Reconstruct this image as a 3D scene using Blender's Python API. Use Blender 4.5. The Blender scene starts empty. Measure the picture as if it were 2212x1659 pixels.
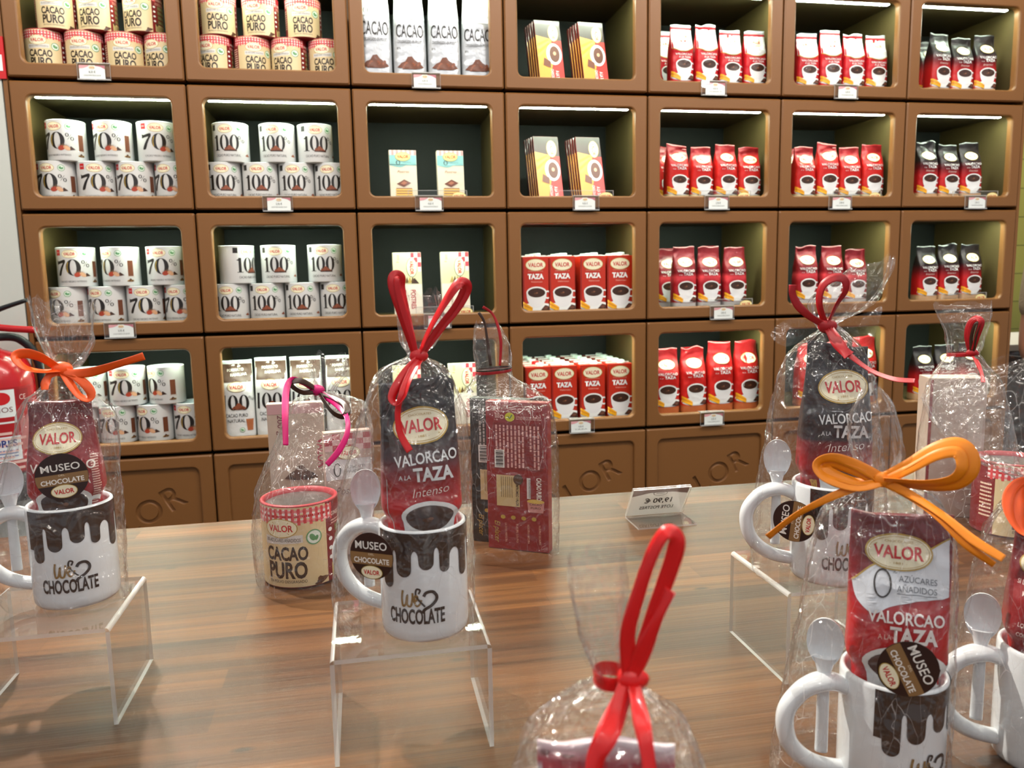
import bpy, bmesh, math, random
import numpy as np
from mathutils import Vector, Matrix, noise, geometry
R = math.radians; PI = math.pi
C = bpy.context.scene.collection
sc = bpy.context.scene
# ---------------------------------------------------------------- camera
F = 1699.5; PIT, ROL, YAW = 0.138589, -0.0188613, 0.18756
C0 = Vector((-0.7078, -1.8874, 1.3300))
FW = Vector((math.sin(YAW)*math.cos(PIT), math.cos(YAW)*math.cos(PIT), -math.sin(PIT)))
_rt = Vector((math.cos(YAW), -math.sin(YAW), 0)); _up = _rt.cross(FW)
RT = math.cos(ROL)*_rt + math.sin(ROL)*_up
UP = -math.sin(ROL)*_rt + math.cos(ROL)*_up
cam = bpy.data.cameras.new('camera'); cam_o = bpy.data.objects.new('camera', cam); C.objects.link(cam_o)
cam.sensor_width = 36; cam.lens = F*36/2212; cam.clip_start = .02
cam_o.matrix_world = Matrix((RT, UP, -FW)).transposed().to_4x4()
cam_o.matrix_world.translation = C0
cam.dof.use_dof = True; cam.dof.focus_distance = 1.0; cam.dof.aperture_fstop = cam.lens/1000/.0027
sc.camera = cam_o
# ---------------------------------------------------------------- light and exposure
sc.view_settings.view_transform = 'Standard'; sc.view_settings.look = 'None'
sc.view_settings.exposure = 0.5; sc.view_settings.gamma = 1; sc.view_settings.use_curve_mapping = False
cy = sc.cycles
cy.max_bounces = 6; cy.adaptive_threshold = .02; cy.diffuse_bounces = 3; cy.glossy_bounces = 3; cy.transmission_bounces = 4; cy.transparent_max_bounces = 16
cy.caustics_reflective = False; cy.caustics_refractive = False; cy.sample_clamp_indirect = 6
world = bpy.data.worlds.new('shop_ambience'); sc.world = world; world.use_nodes = True
world.node_tree.nodes['Background'].inputs[0].default_value = (.93, .95, 1, 1)
world.node_tree.nodes['Background'].inputs[1].default_value = .27
def lamp(kind, loc, aim, power, col=(1, .93, .83), size=.05, sy=None, spot=60, blend=.5):
    l = bpy.data.lights.new('shop_light', kind); l.energy = power; l.color = col
    if kind == 'AREA':
        l.size = size
        if sy: l.shape = 'RECTANGLE'; l.size_y = sy
    else: l.shadow_soft_size = size
    if kind == 'SPOT': l.spot_size = R(spot); l.spot_blend = blend
    o = bpy.data.objects.new('shop_light', l); C.objects.link(o); o.location = loc
    o.rotation_euler = (Vector(aim)-Vector(loc)).to_track_quat('-Z', 'Y').to_euler()
lamp('SPOT', (-1.28, -.28, 2.5), (-.62, -1.15, .9), 150, size=.024, spot=70)       # the spot that throws the stand shadows
lamp('SPOT', (.75, -.6, 2.75), (-.1, -1.1, .9), 42, size=.024, spot=75)
lamp('AREA', (-.1, -.75, 3.0), (.0, .57, 1.7), 48, size=4.2, sy=.35)             # track along the shelf
for gx in (-2.4, -1.2, .0, 1.2, 2.4):                                              # unseen grid of small point lights, added for film glints and fill
    for gy in (-1.5, -2.9, -4.3): lamp('POINT', (gx+.2, gy, 3.1), (0, 0, 0), 8.5, (.98, .98, 1), size=.036)
lamp('AREA', (2.1, 1.5, 3.0), (2.2, 2.0, 1.0), 40, size=1.2, sy=.6)              # unseen lamp added over the counter to brighten the olive wall
# ---------------------------------------------------------------- projection helpers: a pixel and something it lies on give a point
def ray(x, y): return FW + RT*((x-1106)/F) - UP*((y-829.5)/F)
def onz(x, y, z):
    d = ray(x, y); return C0 + d*((z-C0.z)/d.z)
def ony(x, y, yy):
    d = ray(x, y); return C0 + d*((yy-C0.y)/d.y)
def tocam(b):
    c = Vector((C0.x-b[0], C0.y-b[1], 0)); return c.normalized()
def VP(px, py, b, off=0):       # on the upright plane through base b that faces the camera
    c = tocam(b); bb = Vector((b[0], b[1], 0)) + c*off; d = ray(px, py)
    return C0 + d*((bb-C0).dot(c)/d.dot(c))
S = 1.3                         # shelf wall stands 1.3 times as far as the first fit
def xs(i): return C0.x + S*((i-4)*.353558 - C0.x)
def zs(j): return C0.z + S*((1-j)*.275 + 1.4829 - C0.z)
YF = C0.y + S*(0-C0.y)
MW = S*.353558; MH = S*.275
# ---------------------------------------------------------------- materials
def lin(h):
    if isinstance(h, tuple): return h+(1,) if len(h) == 3 else h
    r = [int(h[i:i+2], 16)/255 for i in (0, 2, 4)]
    return tuple(((c+.055)/1.055)**2.4 if c > .04045 else c/12.92 for c in r)+(1,)
MATS = {}
def mat(name, col='808080', rough=.5, spec=.5, metal=0, coat=0, bump=None, emit=0, trans=0):
    if name in MATS: return MATS[name]
    m = bpy.data.materials.new(name); m.use_nodes = True; nt = m.node_tree; b = nt.nodes['Principled BSDF']
    b.inputs['Base Color'].default_value = lin(col); b.inputs['Roughness'].default_value = rough
    b.inputs['Specular IOR Level'].default_value = spec; b.inputs['Metallic'].default_value = metal
    b.inputs['Coat Weight'].default_value = coat; b.inputs['Coat Roughness'].default_value = .06
    if emit: b.inputs['Emission Color'].default_value = lin(col); b.inputs['Emission Strength'].default_value = emit
    if bump:
        n = nt.nodes.new('ShaderNodeTexNoise'); n.inputs['Scale'].default_value = bump[0]; n.inputs['Detail'].default_value = 3
        k = nt.nodes.new('ShaderNodeBump'); k.inputs['Strength'].default_value = bump[1]; k.inputs['Distance'].default_value = .01
        t = nt.nodes.new('ShaderNodeTexCoord'); nt.links.new(t.outputs['Object'], n.inputs['Vector'])
        nt.links.new(n.outputs['Fac'], k.inputs['Height']); nt.links.new(k.outputs['Normal'], b.inputs['Normal'])
    MATS[name] = m; return m
def ramp_mat(name, stops, h, rough=.36, coat=.12, bump=(45, .2)):     # a printed colour gradient along the height of a bag
    if name in MATS: return MATS[name]
    m = mat(name, rough=rough, coat=coat, bump=bump, spec=.35); nt = m.node_tree; b = nt.nodes['Principled BSDF']
    t = nt.nodes.new('ShaderNodeTexCoord'); s = nt.nodes.new('ShaderNodeSeparateXYZ'); d = nt.nodes.new('ShaderNodeMath'); d.operation = 'DIVIDE'
    d.inputs[1].default_value = h; r = nt.nodes.new('ShaderNodeValToRGB')
    nt.links.new(t.outputs['Object'], s.inputs[0]); nt.links.new(s.outputs['Z'], d.inputs[0]); nt.links.new(d.outputs[0], r.inputs[0]); nt.links.new(r.outputs[0], b.inputs['Base Color'])
    e = r.color_ramp.elements
    while len(e) < len(stops): e.new(.5)
    for k, (p, c) in enumerate(stops): e[k].position = p; e[k].color = lin(c)
    return m
def P(c, rough=.42): return mat('print_'+c, c, rough=rough, coat=.15)      # printing ink of one colour
def film_mat(name, k, base, haze, tint=(1, 1, 1), scale=38, rough=.07, bump=.35, crease=0):
    m = bpy.data.materials.new(name); m.use_nodes = True; nt = m.node_tree; nt.nodes.clear(); N = nt.nodes.new; L = nt.links.new
    out = N('ShaderNodeOutputMaterial'); tr = N('ShaderNodeBsdfTransparent'); gl = N('ShaderNodeBsdfGlossy'); df = N('ShaderNodeBsdfDiffuse')
    tr.inputs[0].default_value = tint+(1,); gl.inputs['Roughness'].default_value = rough; df.inputs[0].default_value = (.9, .88, .86, 1)
    fr = N('ShaderNodeLayerWeight'); fr.inputs[0].default_value = .5; pw = N('ShaderNodeMath'); pw.operation = 'POWER'; pw.inputs[1].default_value = 3.2; mu = N('ShaderNodeMath'); mu.operation = 'MULTIPLY_ADD'; mu.use_clamp = True
    mu.inputs[1].default_value = k; mu.inputs[2].default_value = base
    m1 = N('ShaderNodeMixShader'); m1.inputs[0].default_value = haze; m2 = N('ShaderNodeMixShader')
    tc = N('ShaderNodeTexCoord'); n1 = N('ShaderNodeTexNoise'); n1.inputs['Scale'].default_value = scale; n1.inputs['Detail'].default_value = 2.5; n1.inputs['Distortion'].default_value = .8
    v = N('ShaderNodeTexVoronoi'); v.feature = 'DISTANCE_TO_EDGE'; v.inputs['Scale'].default_value = scale*.9
    ad = N('ShaderNodeMath'); ad.operation = 'MULTIPLY_ADD'; ad.inputs[1].default_value = .27
    bp = N('ShaderNodeBump'); bp.inputs['Strength'].default_value = bump; bp.inputs['Distance'].default_value = .012
    L(tc.outputs['Object'], n1.inputs['Vector']); L(tc.outputs['Object'], v.inputs['Vector'])
    L(v.outputs['Distance'], ad.inputs[0]); L(n1.outputs['Fac'], ad.inputs[2]); L(ad.outputs[0], bp.inputs['Height']); L(bp.outputs['Normal'], gl.inputs['Normal'])
    L(fr.outputs['Facing'], pw.inputs[0]); L(pw.outputs[0], mu.inputs[0]); L(mu.outputs[0], m2.inputs[0])
    L(tr.outputs[0], m1.inputs[1]); L(df.outputs[0], m1.inputs[2]); L(m1.outputs[0], m2.inputs[1]); L(gl.outputs[0], m2.inputs[2]); L(m2.outputs[0], out.inputs[0])
    if crease:          # whitened fold lines of crumpled film, painted pale to stand in for glints
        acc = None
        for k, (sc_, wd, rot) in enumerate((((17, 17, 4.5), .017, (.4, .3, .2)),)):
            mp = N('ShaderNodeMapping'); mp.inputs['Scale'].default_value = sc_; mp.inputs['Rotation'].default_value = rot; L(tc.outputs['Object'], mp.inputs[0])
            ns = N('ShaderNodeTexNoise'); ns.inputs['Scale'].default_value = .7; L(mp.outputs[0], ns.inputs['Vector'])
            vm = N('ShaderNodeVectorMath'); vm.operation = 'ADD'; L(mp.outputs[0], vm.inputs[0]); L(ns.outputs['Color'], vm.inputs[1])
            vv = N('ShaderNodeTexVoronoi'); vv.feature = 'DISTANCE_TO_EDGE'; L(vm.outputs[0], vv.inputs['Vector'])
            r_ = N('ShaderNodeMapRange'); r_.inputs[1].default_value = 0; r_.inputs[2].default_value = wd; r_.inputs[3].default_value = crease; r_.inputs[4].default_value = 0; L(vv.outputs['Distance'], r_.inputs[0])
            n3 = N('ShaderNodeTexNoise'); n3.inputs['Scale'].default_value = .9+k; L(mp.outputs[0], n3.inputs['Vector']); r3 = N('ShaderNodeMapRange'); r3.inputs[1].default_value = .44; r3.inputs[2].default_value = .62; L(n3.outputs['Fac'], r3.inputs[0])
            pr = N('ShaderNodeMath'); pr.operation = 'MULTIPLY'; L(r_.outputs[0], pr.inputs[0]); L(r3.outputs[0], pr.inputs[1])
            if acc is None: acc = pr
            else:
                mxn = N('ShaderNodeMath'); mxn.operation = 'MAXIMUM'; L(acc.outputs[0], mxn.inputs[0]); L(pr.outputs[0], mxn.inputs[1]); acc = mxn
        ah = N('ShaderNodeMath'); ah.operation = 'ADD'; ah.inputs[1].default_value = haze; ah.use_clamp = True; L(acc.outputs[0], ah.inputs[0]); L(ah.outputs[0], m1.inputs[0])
    MATS[name] = m; return m
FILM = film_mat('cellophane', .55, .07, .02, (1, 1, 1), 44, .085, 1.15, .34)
ACRYL = film_mat('clear_acrylic', .6, .045, .008, (.985, .99, .985), 3, .02, 0)
EDGE = film_mat('acrylic_cut_edge', .6, .12, .42, (.9, .93, .9), 60, .15, .2)
BROWN = mat('cabinet_brown_lacquer', '7E542D', rough=.38, spec=.4)
INNER = mat('cabinet_inside', '4C3E1E', rough=.6)
BACKM = mat('cabinet_back_panel', '171A16', rough=.7)
CERAM = mat('white_glazed_ceramic', 'E4E8EA', rough=.12, coat=.5)
def led_mat():
    m = mat('led_strip', 'EAFFE6', emit=26); nt = m.node_tree; b = nt.nodes['Principled BSDF']
    t = nt.nodes.new('ShaderNodeTexCoord'); w = nt.nodes.new('ShaderNodeTexWave'); w.inputs['Scale'].default_value = 26
    mr = nt.nodes.new('ShaderNodeMapRange'); mr.inputs[3].default_value = LEDP*.35; mr.inputs[4].default_value = LEDP*1.6
    nt.links.new(t.outputs['Object'], w.inputs['Vector']); nt.links.new(w.outputs['Fac'], mr.inputs[0]); nt.links.new(mr.outputs[0], b.inputs['Emission Strength'])
    return m
LEDP = 90
LED = led_mat()
def wood():
    m = mat('oiled_acacia_wood', rough=.38, spec=.4); nt = m.node_tree; b = nt.nodes['Principled BSDF']; N = nt.nodes.new; L = nt.links.new
    t = N('ShaderNodeTexCoord')
    def noise_(sx, sy, scale, det, dist=0):
        mp = N('ShaderNodeMapping'); mp.inputs['Scale'].default_value = (sx, sy, sy); L(t.outputs['Object'], mp.inputs[0])
        n = N('ShaderNodeTexNoise'); n.inputs['Scale'].default_value = scale; n.inputs['Detail'].default_value = det; n.inputs['Distortion'].default_value = dist
        L(mp.outputs[0], n.inputs['Vector']); return n
    br = N('ShaderNodeTexBrick'); br.inputs['Scale'].default_value = 1; br.inputs['Brick Width'].default_value = .62; br.inputs['Row Height'].default_value = .042
    br.inputs['Mortar Size'].default_value = .0004; br.offset = .37; br.inputs['Color1'].default_value = (0, 0, 0, 1); br.inputs['Color2'].default_value = (1, 1, 1, 1); br.inputs['Mortar'].default_value = (.3, .3, .3, 1)
    L(t.outputs['Object'], br.inputs['Vector'])
    r1 = N('ShaderNodeValToRGB'); e = r1.color_ramp.elements; e[0].color = lin('54341C'); e[1].color = lin('79502B'); e.new(.35).color = lin('623F22'); e.new(.7).color = lin('6D4726'); L(br.outputs['Color'], r1.inputs[0])
    g = noise_(1.2, 30, 1.6, 6, .6); r2 = N('ShaderNodeValToRGB'); e = r2.color_ramp.elements; e[0].position = .33; e[0].color = (.3, .28, .28, 1); e[1].position = .66; e[1].color = (1.1, 1.08, 1.04, 1); L(g.outputs['Fac'], r2.inputs[0])
    mx = N('ShaderNodeMix'); mx.data_type = 'RGBA'; mx.blend_type = 'MULTIPLY'; mx.inputs[0].default_value = .75; L(r1.outputs[0], mx.inputs[6]); L(r2.outputs[0], mx.inputs[7])
    g2 = noise_(4, 130, 2, 4); r3 = N('ShaderNodeValToRGB'); e = r3.color_ramp.elements; e[0].position = .3; e[0].color = (.72, .7, .7, 1); e[1].position = .62; e[1].color = (1, 1, 1, 1); L(g2.outputs['Fac'], r3.inputs[0])
    m2 = N('ShaderNodeMix'); m2.data_type = 'RGBA'; m2.blend_type = 'MULTIPLY'; m2.inputs[0].default_value = .6; L(mx.outputs[2], m2.inputs[6]); L(r3.outputs[0], m2.inputs[7])
    g3 = noise_(1, 5, 1.1, 2); r4 = N('ShaderNodeValToRGB'); e = r4.color_ramp.elements; e[0].position = .35; e[0].color = (.72, .76, .84, 1); e[1].position = .65; e[1].color = (1, 1, 1, 1); L(g3.outputs['Fac'], r4.inputs[0])
    m3 = N('ShaderNodeMix'); m3.data_type = 'RGBA'; m3.blend_type = 'MULTIPLY'; m3.inputs[0].default_value = .8; L(m2.outputs[2], m3.inputs[6]); L(r4.outputs[0], m3.inputs[7])
    # knots: small sparse dark eyes
    mp = N('ShaderNodeMapping'); mp.inputs['Scale'].default_value = (1, 2.6, 1); L(t.outputs['Object'], mp.inputs[0])
    v = N('ShaderNodeTexVoronoi'); v.inputs['Scale'].default_value = 5.5; v.voronoi_dimensions = '2D'; L(mp.outputs[0], v.inputs['Vector'])
    rk = N('ShaderNodeMapRange'); rk.inputs[1].default_value = .03; rk.inputs[2].default_value = .075; rk.inputs[3].default_value = 1; rk.inputs[4].default_value = 0; L(v.outputs['Distance'], rk.inputs[0])
    sp = N('ShaderNodeSeparateColor'); L(v.outputs['Color'], sp.inputs[0]); gt = N('ShaderNodeMath'); gt.operation = 'GREATER_THAN'; gt.inputs[1].default_value = .72; L(sp.outputs[0], gt.inputs[0])
    kk = N('ShaderNodeMath'); kk.operation = 'MULTIPLY'; L(rk.outputs[0], kk.inputs[0]); L(gt.outputs[0], kk.inputs[1])
    m4 = N('ShaderNodeMix'); m4.data_type = 'RGBA'; L(kk.outputs[0], m4.inputs[0]); L(m3.outputs[2], m4.inputs[6]); m4.inputs[7].default_value = lin('3A2818')
    L(m4.outputs[2], b.inputs['Base Color'])
    bp = N('ShaderNodeBump'); bp.inputs['Strength'].default_value = .06; bp.inputs['Distance'].default_value = .01; L(g2.outputs['Fac'], bp.inputs['Height']); L(bp.outputs['Normal'], b.inputs['Normal'])
    return m
WOOD = wood()
def tiles():
    m = mat('olive_boards', '8C8A3C', rough=.55); nt = m.node_tree; b = nt.nodes['Principled BSDF']; t = nt.nodes.new('ShaderNodeTexCoord')
    mp = nt.nodes.new('ShaderNodeMapping'); mp.inputs['Rotation'].default_value = (PI/2, 0, 0); br = nt.nodes.new('ShaderNodeTexBrick')
    br.inputs['Scale'].default_value = 1; br.inputs['Brick Width'].default_value = .9; br.inputs['Row Height'].default_value = .16; br.inputs['Mortar Size'].default_value = .003
    br.inputs['Color1'].default_value = lin('8F8C40'); br.inputs['Color2'].default_value = lin('7F7E38'); br.inputs['Mortar'].default_value = lin('55561F')
    nt.links.new(t.outputs['Object'], mp.inputs[0]); nt.links.new(mp.outputs[0], br.inputs['Vector']); nt.links.new(br.outputs['Color'], b.inputs['Base Color'])
    return m
# ---------------------------------------------------------------- mesh helpers
class MB:
    def __init__(s): s.v = []; s.f = []; s.m = []; s.sm = []; s.mats = []
    def mi(s, m):
        if m not in s.mats: s.mats.append(m)
        return s.mats.index(m)
    def face(s, ids, m, sm=False): s.f.append(ids); s.m.append(s.mi(m)); s.sm.append(sm)
    def grid(s, rows, m, closed=False, sm=True, cap0=False, cap1=False):
        b = len(s.v); n = len(rows[0])
        for r in rows: s.v.extend(tuple(p) for p in r)
        for i in range(len(rows)-1):
            for j in range(n if closed else n-1):
                k = (j+1) % n
                s.face((b+i*n+j, b+i*n+k, b+(i+1)*n+k, b+(i+1)*n+j), m, sm)
        if cap0: s.face(tuple(b+j for j in range(n))[::-1], m)
        if cap1: s.face(tuple(b+(len(rows)-1)*n+j for j in range(n)), m)
    def lathe(s, prof, m, n=48, cx=0, cy=0, cap0=False, cap1=False):
        s.grid([[(cx+r*math.cos(2*PI*k/n), cy+r*math.sin(2*PI*k/n), z) for k in range(n)] for r, z in prof], m, True, True, cap0, cap1)
    def box(s, x0, y0, z0, x1, y1, z1, m, bev=0, mats=None, tf=None):
        if bev == 0:
            b = len(s.v); pts = [(x, y, z) for z in (z0, z1) for y in (y0, y1) for x in (x0, x1)]
            s.v.extend(tuple(tf(Vector(p))) if tf else p for p in pts)
            for k, q in enumerate(((0, 2, 3, 1), (4, 5, 7, 6), (0, 1, 5, 4), (2, 6, 7, 3), (0, 4, 6, 2), (1, 3, 7, 5))):
                s.face(tuple(b+i for i in q), (mats or {}).get(k, m))
            return
        bm = bmesh.new(); bmesh.ops.create_cube(bm, size=1)
        for v in bm.verts: v.co = Vector(((x0+x1)/2+v.co.x*(x1-x0), (y0+y1)/2+v.co.y*(y1-y0), (z0+z1)/2+v.co.z*(z1-z0)))
        bmesh.ops.bevel(bm, geom=bm.edges[:], offset=bev, segments=2, affect='EDGES', profile=.6)
        s.add_bm(bm, m, tf)
    def add_bm(s, bm, m, tf=None, sm=False):
        b = len(s.v); bm.verts.index_update()
        for v in bm.verts: s.v.append(tuple(tf(v.co)) if tf else tuple(v.co))
        for f in bm.faces: s.face(tuple(b+v.index for v in f.verts), m, sm)
        bm.free()
    def tube(s, pts, rad, m, n=10, caps=True, flat=1.0, up=Vector((0, 0, 1))):
        pts = [Vector(p) for p in pts]; rows = []
        for i, p in enumerate(pts):
            t = (pts[min(i+1, len(pts)-1)]-pts[max(i-1, 0)]).normalized()
            a = t.cross(up)
            if a.length < 1e-3: a = t.cross(Vector((0, 1, 0)))
            a.normalize(); c = a.cross(t); r = rad[i] if isinstance(rad, (list, tuple)) else rad; fl = flat[i] if isinstance(flat, list) else flat
            rows.append([p + a*r*math.cos(2*PI*k/n) + c*r*fl*math.sin(2*PI*k/n) for k in range(n)])
        s.grid(rows, m, True, True, caps, caps)
    def decal(s, art, fn, L=.01, base=.0005, step=.0003):
        for tris, m, lay in art.items:
            mi = s.mi(m); cache = {}; lift = base+lay*step
            def vid(p):
                k = (round(p[0], 6), round(p[1], 6))
                if k not in cache: cache[k] = len(s.v); s.v.append(tuple(fn(p[0], p[1], lift)))
                return cache[k]
            st = list(tris)
            while st:
                a, b, c = st.pop(); la = math.dist(a, b); lb = math.dist(b, c); lc = math.dist(c, a); q = max(la, lb, lc)
                if q > L:
                    if q == la: d = ((a[0]+b[0])/2, (a[1]+b[1])/2); st += [(a, d, c), (d, b, c)]
                    elif q == lb: d = ((b[0]+c[0])/2, (b[1]+c[1])/2); st += [(a, b, d), (a, d, c)]
                    else: d = ((a[0]+c[0])/2, (a[1]+c[1])/2); st += [(a, b, d), (d, b, c)]
                    continue
                ids = (vid(a), vid(b), vid(c))
                if len(set(ids)) == 3: s.f.append(ids); s.m.append(mi); s.sm.append(True)
    def mesh(s, name):
        me = bpy.data.meshes.new(name); me.from_pydata(s.v, [], s.f)
        for m in s.mats: me.materials.append(m)
        me.polygons.foreach_set('material_index', s.m); me.polygons.foreach_set('use_smooth', s.sm); me.update(); return me
    def obj(s, name, parent=None, **kw): return link(name, s.mesh(name), parent, **kw)
def link(name, me, parent=None, label=None):
    o = bpy.data.objects.new(name, me); C.objects.link(o)
    if parent: o.parent = parent
    if label: o['label'] = label
    return o
def tag(o, label, cat, group=None):
    o['label'] = label; o['category'] = cat
    if group: o['group'] = group
    return o
def thing(name, label, cat, loc=(0, 0, 0), rz=0, group=None):
    o = bpy.data.objects.new(name, None); C.objects.link(o); o.location = loc; o.rotation_euler = (0, 0, rz); o.empty_display_size = .05
    return tag(o, label, cat, group)
def struct(name, mb):
    o = mb.obj(name); o['kind'] = 'structure'; return o
def dup(root, loc, rot=None, label=None, group=None):
    r = root.copy(); C.objects.link(r); r.location = loc
    if rot is not None: r.rotation_euler = rot
    if label: r['label'] = label
    if group: r['group'] = group
    for ch in list(root.children):
        c = ch.copy(); C.objects.link(c); c.parent = r
        for g in ch.children:
            d = g.copy(); C.objects.link(d); d.parent = c
    return r
def catmull(pts, n=10):
    P_ = [Vector(p) for p in pts]; out = []
    for i in range(len(P_)-1):
        a = P_[max(i-1, 0)]; b = P_[i]; c = P_[i+1]; d = P_[min(i+2, len(P_)-1)]
        for k in range(n):
            t = k/n; out.append(.5*((2*b)+(c-a)*t+(2*a-5*b+4*c-d)*t*t+(3*b-a-3*c+d)*t**3))
    out.append(P_[-1]); return out
# ---------------------------------------------------------------- print artwork (flat triangles in face coordinates)
_tc = {}
def text_tris(s, bold=0, shear=0):
    k = (s, bold, shear)
    if k in _tc: return _tc[k]
    cu = bpy.data.curves.new('lettering', 'FONT'); cu.body = s; cu.size = 1; cu.offset = bold; cu.shear = shear; cu.resolution_u = 3; cu.fill_mode = 'FRONT'
    o = bpy.data.objects.new('lettering', cu); C.objects.link(o); dg = bpy.context.evaluated_depsgraph_get(); ev = o.evaluated_get(dg); me = ev.to_mesh()
    me.calc_loop_triangles(); vs = [(v.co.x, v.co.y) for v in me.vertices]; tr = [tuple(vs[i] for i in t.vertices) for t in me.loop_triangles]
    ev.to_mesh_clear(); bpy.data.objects.remove(o); bpy.data.curves.remove(cu)
    xs_ = [p[0] for t in tr for p in t] or [0, 1]; x0, x1 = min(xs_), max(xs_)
    tr = [tuple(((p[0]-x0)/(x1-x0)-.5, p[1]/.70) for p in t) for t in tr]
    _tc[k] = tr; return tr
class Art:
    def __init__(s): s.items = []
    def add(s, tris, m, lay): s.items.append((tris, m, lay)); return s
    def rect(s, u0, v0, u1, v1, m, lay=0): return s.add([((u0, v0), (u1, v0), (u1, v1)), ((u0, v0), (u1, v1), (u0, v1))], m, lay)
    def ell(s, u, v, a, b, m, lay=0, n=28, rot=0):
        c, q = math.cos(rot), math.sin(rot)
        p = [(u+a*math.cos(2*PI*k/n)*c-b*math.sin(2*PI*k/n)*q, v+a*math.cos(2*PI*k/n)*q+b*math.sin(2*PI*k/n)*c) for k in range(n)]
        return s.add([((u, v), p[k], p[(k+1) % n]) for k in range(n)], m, lay)
    def ring(s, u, v, a, b, ia, ib, m, lay=0, n=28):
        o = [(u+a*math.cos(2*PI*k/n), v+b*math.sin(2*PI*k/n)) for k in range(n)]; i = [(u+ia*math.cos(2*PI*k/n), v+ib*math.sin(2*PI*k/n)) for k in range(n)]
        return s.add([t for k in range(n) for t in ((o[k], o[(k+1) % n], i[k]), (o[(k+1) % n], i[(k+1) % n], i[k]))], m, lay)
    def poly(s, pts, m, lay=0):
        t = geometry.tessellate_polygon([[Vector((p[0], p[1], 0)) for p in pts]])
        return s.add([tuple(tuple(pts[i][:2]) for i in q) for q in t], m, lay)
    def txt(s, str_, u, v, w, h, m, lay=2, bold=0, shear=0, rot=0):      # centred at u, baseline v, width w, cap height h
        c, q = math.cos(rot), math.sin(rot)
        return s.add([tuple((u+p[0]*w*c-p[1]*h*q, v+p[0]*w*q+p[1]*h*c) for p in t) for t in text_tris(str_, bold, shear)], m, lay)
    def stroke(s, pts, w, m, lay=2):
        n = len(pts); L_ = []; R_ = []
        for i, p in enumerate(pts):
            a = pts[max(i-1, 0)]; b = pts[min(i+1, n-1)]; d = math.dist(a, b) or 1; nx, ny = -(b[1]-a[1])/d, (b[0]-a[0])/d; ww = (w[i] if isinstance(w, (list, tuple)) else w)/2
            L_.append((p[0]+nx*ww, p[1]+ny*ww)); R_.append((p[0]-nx*ww, p[1]-ny*ww))
        return s.add([t for i in range(n-1) for t in ((L_[i], R_[i], R_[i+1]), (L_[i], R_[i+1], L_[i+1]))], m, lay)
    def put(s, o, u, v, rot=0, k=1, dl=0):
        c, q = math.cos(rot)*k, math.sin(rot)*k
        for tr, m, lay in o.items: s.items.append(([tuple((u+p[0]*c-p[1]*q, v+p[0]*q+p[1]*c) for p in t) for t in tr], m, lay+dl))
        return s
    def lines(s, u0, u1, v0, v1, n, m, lay=2, seed=1, th=.45):            # columns of small print
        r = random.Random(seed); d = (v1-v0)/n
        for k in range(n):
            v = v0+d*k; u = u0
            while u < u1-.001:
                e = min(u+(u1-u0)*r.uniform(.06, .2), u1); s.rect(u, v, e, v+d*th, m, lay); u = e+(u1-u0)*.025
        return s
RED = P('C4161C'); DRED = P('7A1218'); CREAM = P('EFE8C8'); GOLD = P('B7963F'); WHITE = P('EEF0EE'); INK = P('1D1714'); CHOC = P('3B2014'); BROWNI = P('5A3620')
YEL = P('EFAE1B'); GREEN = P('5E9A67'); BEIGE = P('DCC79A'); GREY = P('8C9094'); PEACH = P('DDA877'); TEAL = P('7FB4B4'); PINK = P('E0787F'); BLACK = P('14110F')
def spline(pts, n=6): return [(p.x, p.y) for p in catmull([(a, b, 0) for a, b in pts], n)]
def logo(w, big=False, rim=GOLD, cream=CREAM, ink=RED):
    a = Art(); a.ell(0, 0, w/2, w*.29, rim, 1, 36); a.ell(0, 0, w*.475, w*.265, cream, 2, 36); a.txt('VALOR', 0, -w*.095, w*.74, w*.19, ink, 3, .025)
    if big:
        a.ring(0, 0, w*.455, w*.245, w*.447, w*.237, GOLD, 3, 36)
        a.txt('CHOCOLATES', 0, w*.15, w*.42, w*.035, GOLD, 3); a.txt('- 1881 -', 0, -w*.185, w*.26, w*.035, GOLD, 3)
    return a
def cup(w, saucer=True, churros=True, brown=CHOC):      # a white cup of drinking chocolate, w = rim width, origin at rim centre
    a = Art()
    if saucer: a.ell(w*.02, -w*.72, w*.78, w*.22, P('D9DBDD'), 1); a.ell(w*.02, -w*.69, w*.76, w*.2, WHITE, 2)
    a.ring(w*.55, -w*.12, w*.17, w*.2, w*.11, w*.13, WHITE, 2)
    body = [(w*.5*math.cos(t), w*.27*math.sin(t)) for t in [PI*k/10 for k in range(11)]]+spline([(-w*.5, 0), (-w*.45, -w*.35), (-w*.27, -w*.66), (0, -w*.74), (w*.27, -w*.66), (w*.45, -w*.35), (w*.5, 0)], 4)
    a.poly(body, P('E6E7E8'), 3); a.ell(0, 0, w*.5, w*.28, WHITE, 4); a.ell(0, -w*.015, w*.43, w*.225, brown, 5)
    a.ell(-w*.04, -w*.05, w*.1, w*.04, BROWNI, 6, 14); a.ell(w*.02, -w*.02, w*.05, w*.03, P('8A5B40'), 7, 12)
    if churros:
        for k in range(3): a.stroke(spline([(-w*.8, -w*(.42+.1*k)), (-w*.55, -w*(.56+.09*k)), (-w*.22, -w*(.78+.05*k))], 4), w*.11, YEL if k != 1 else P('D58A18'), 5+k)
        a.poly([(w*.2, -w*.86), (w*.42, -w*.62), (w*.74, -w*.7), (w*.6, -w*.9)], CHOC, 5); a.poly([(w*.3, -w*.8), (w*.43, -w*.67), (w*.6, -w*.71), (w*.5, -w*.84)], P('6B4030'), 6)
    return a
def big0(u, v, a, b, m, lay): return Art().ring(u, v, a, b, a*.42, b*.94, m, lay, 30)
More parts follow.
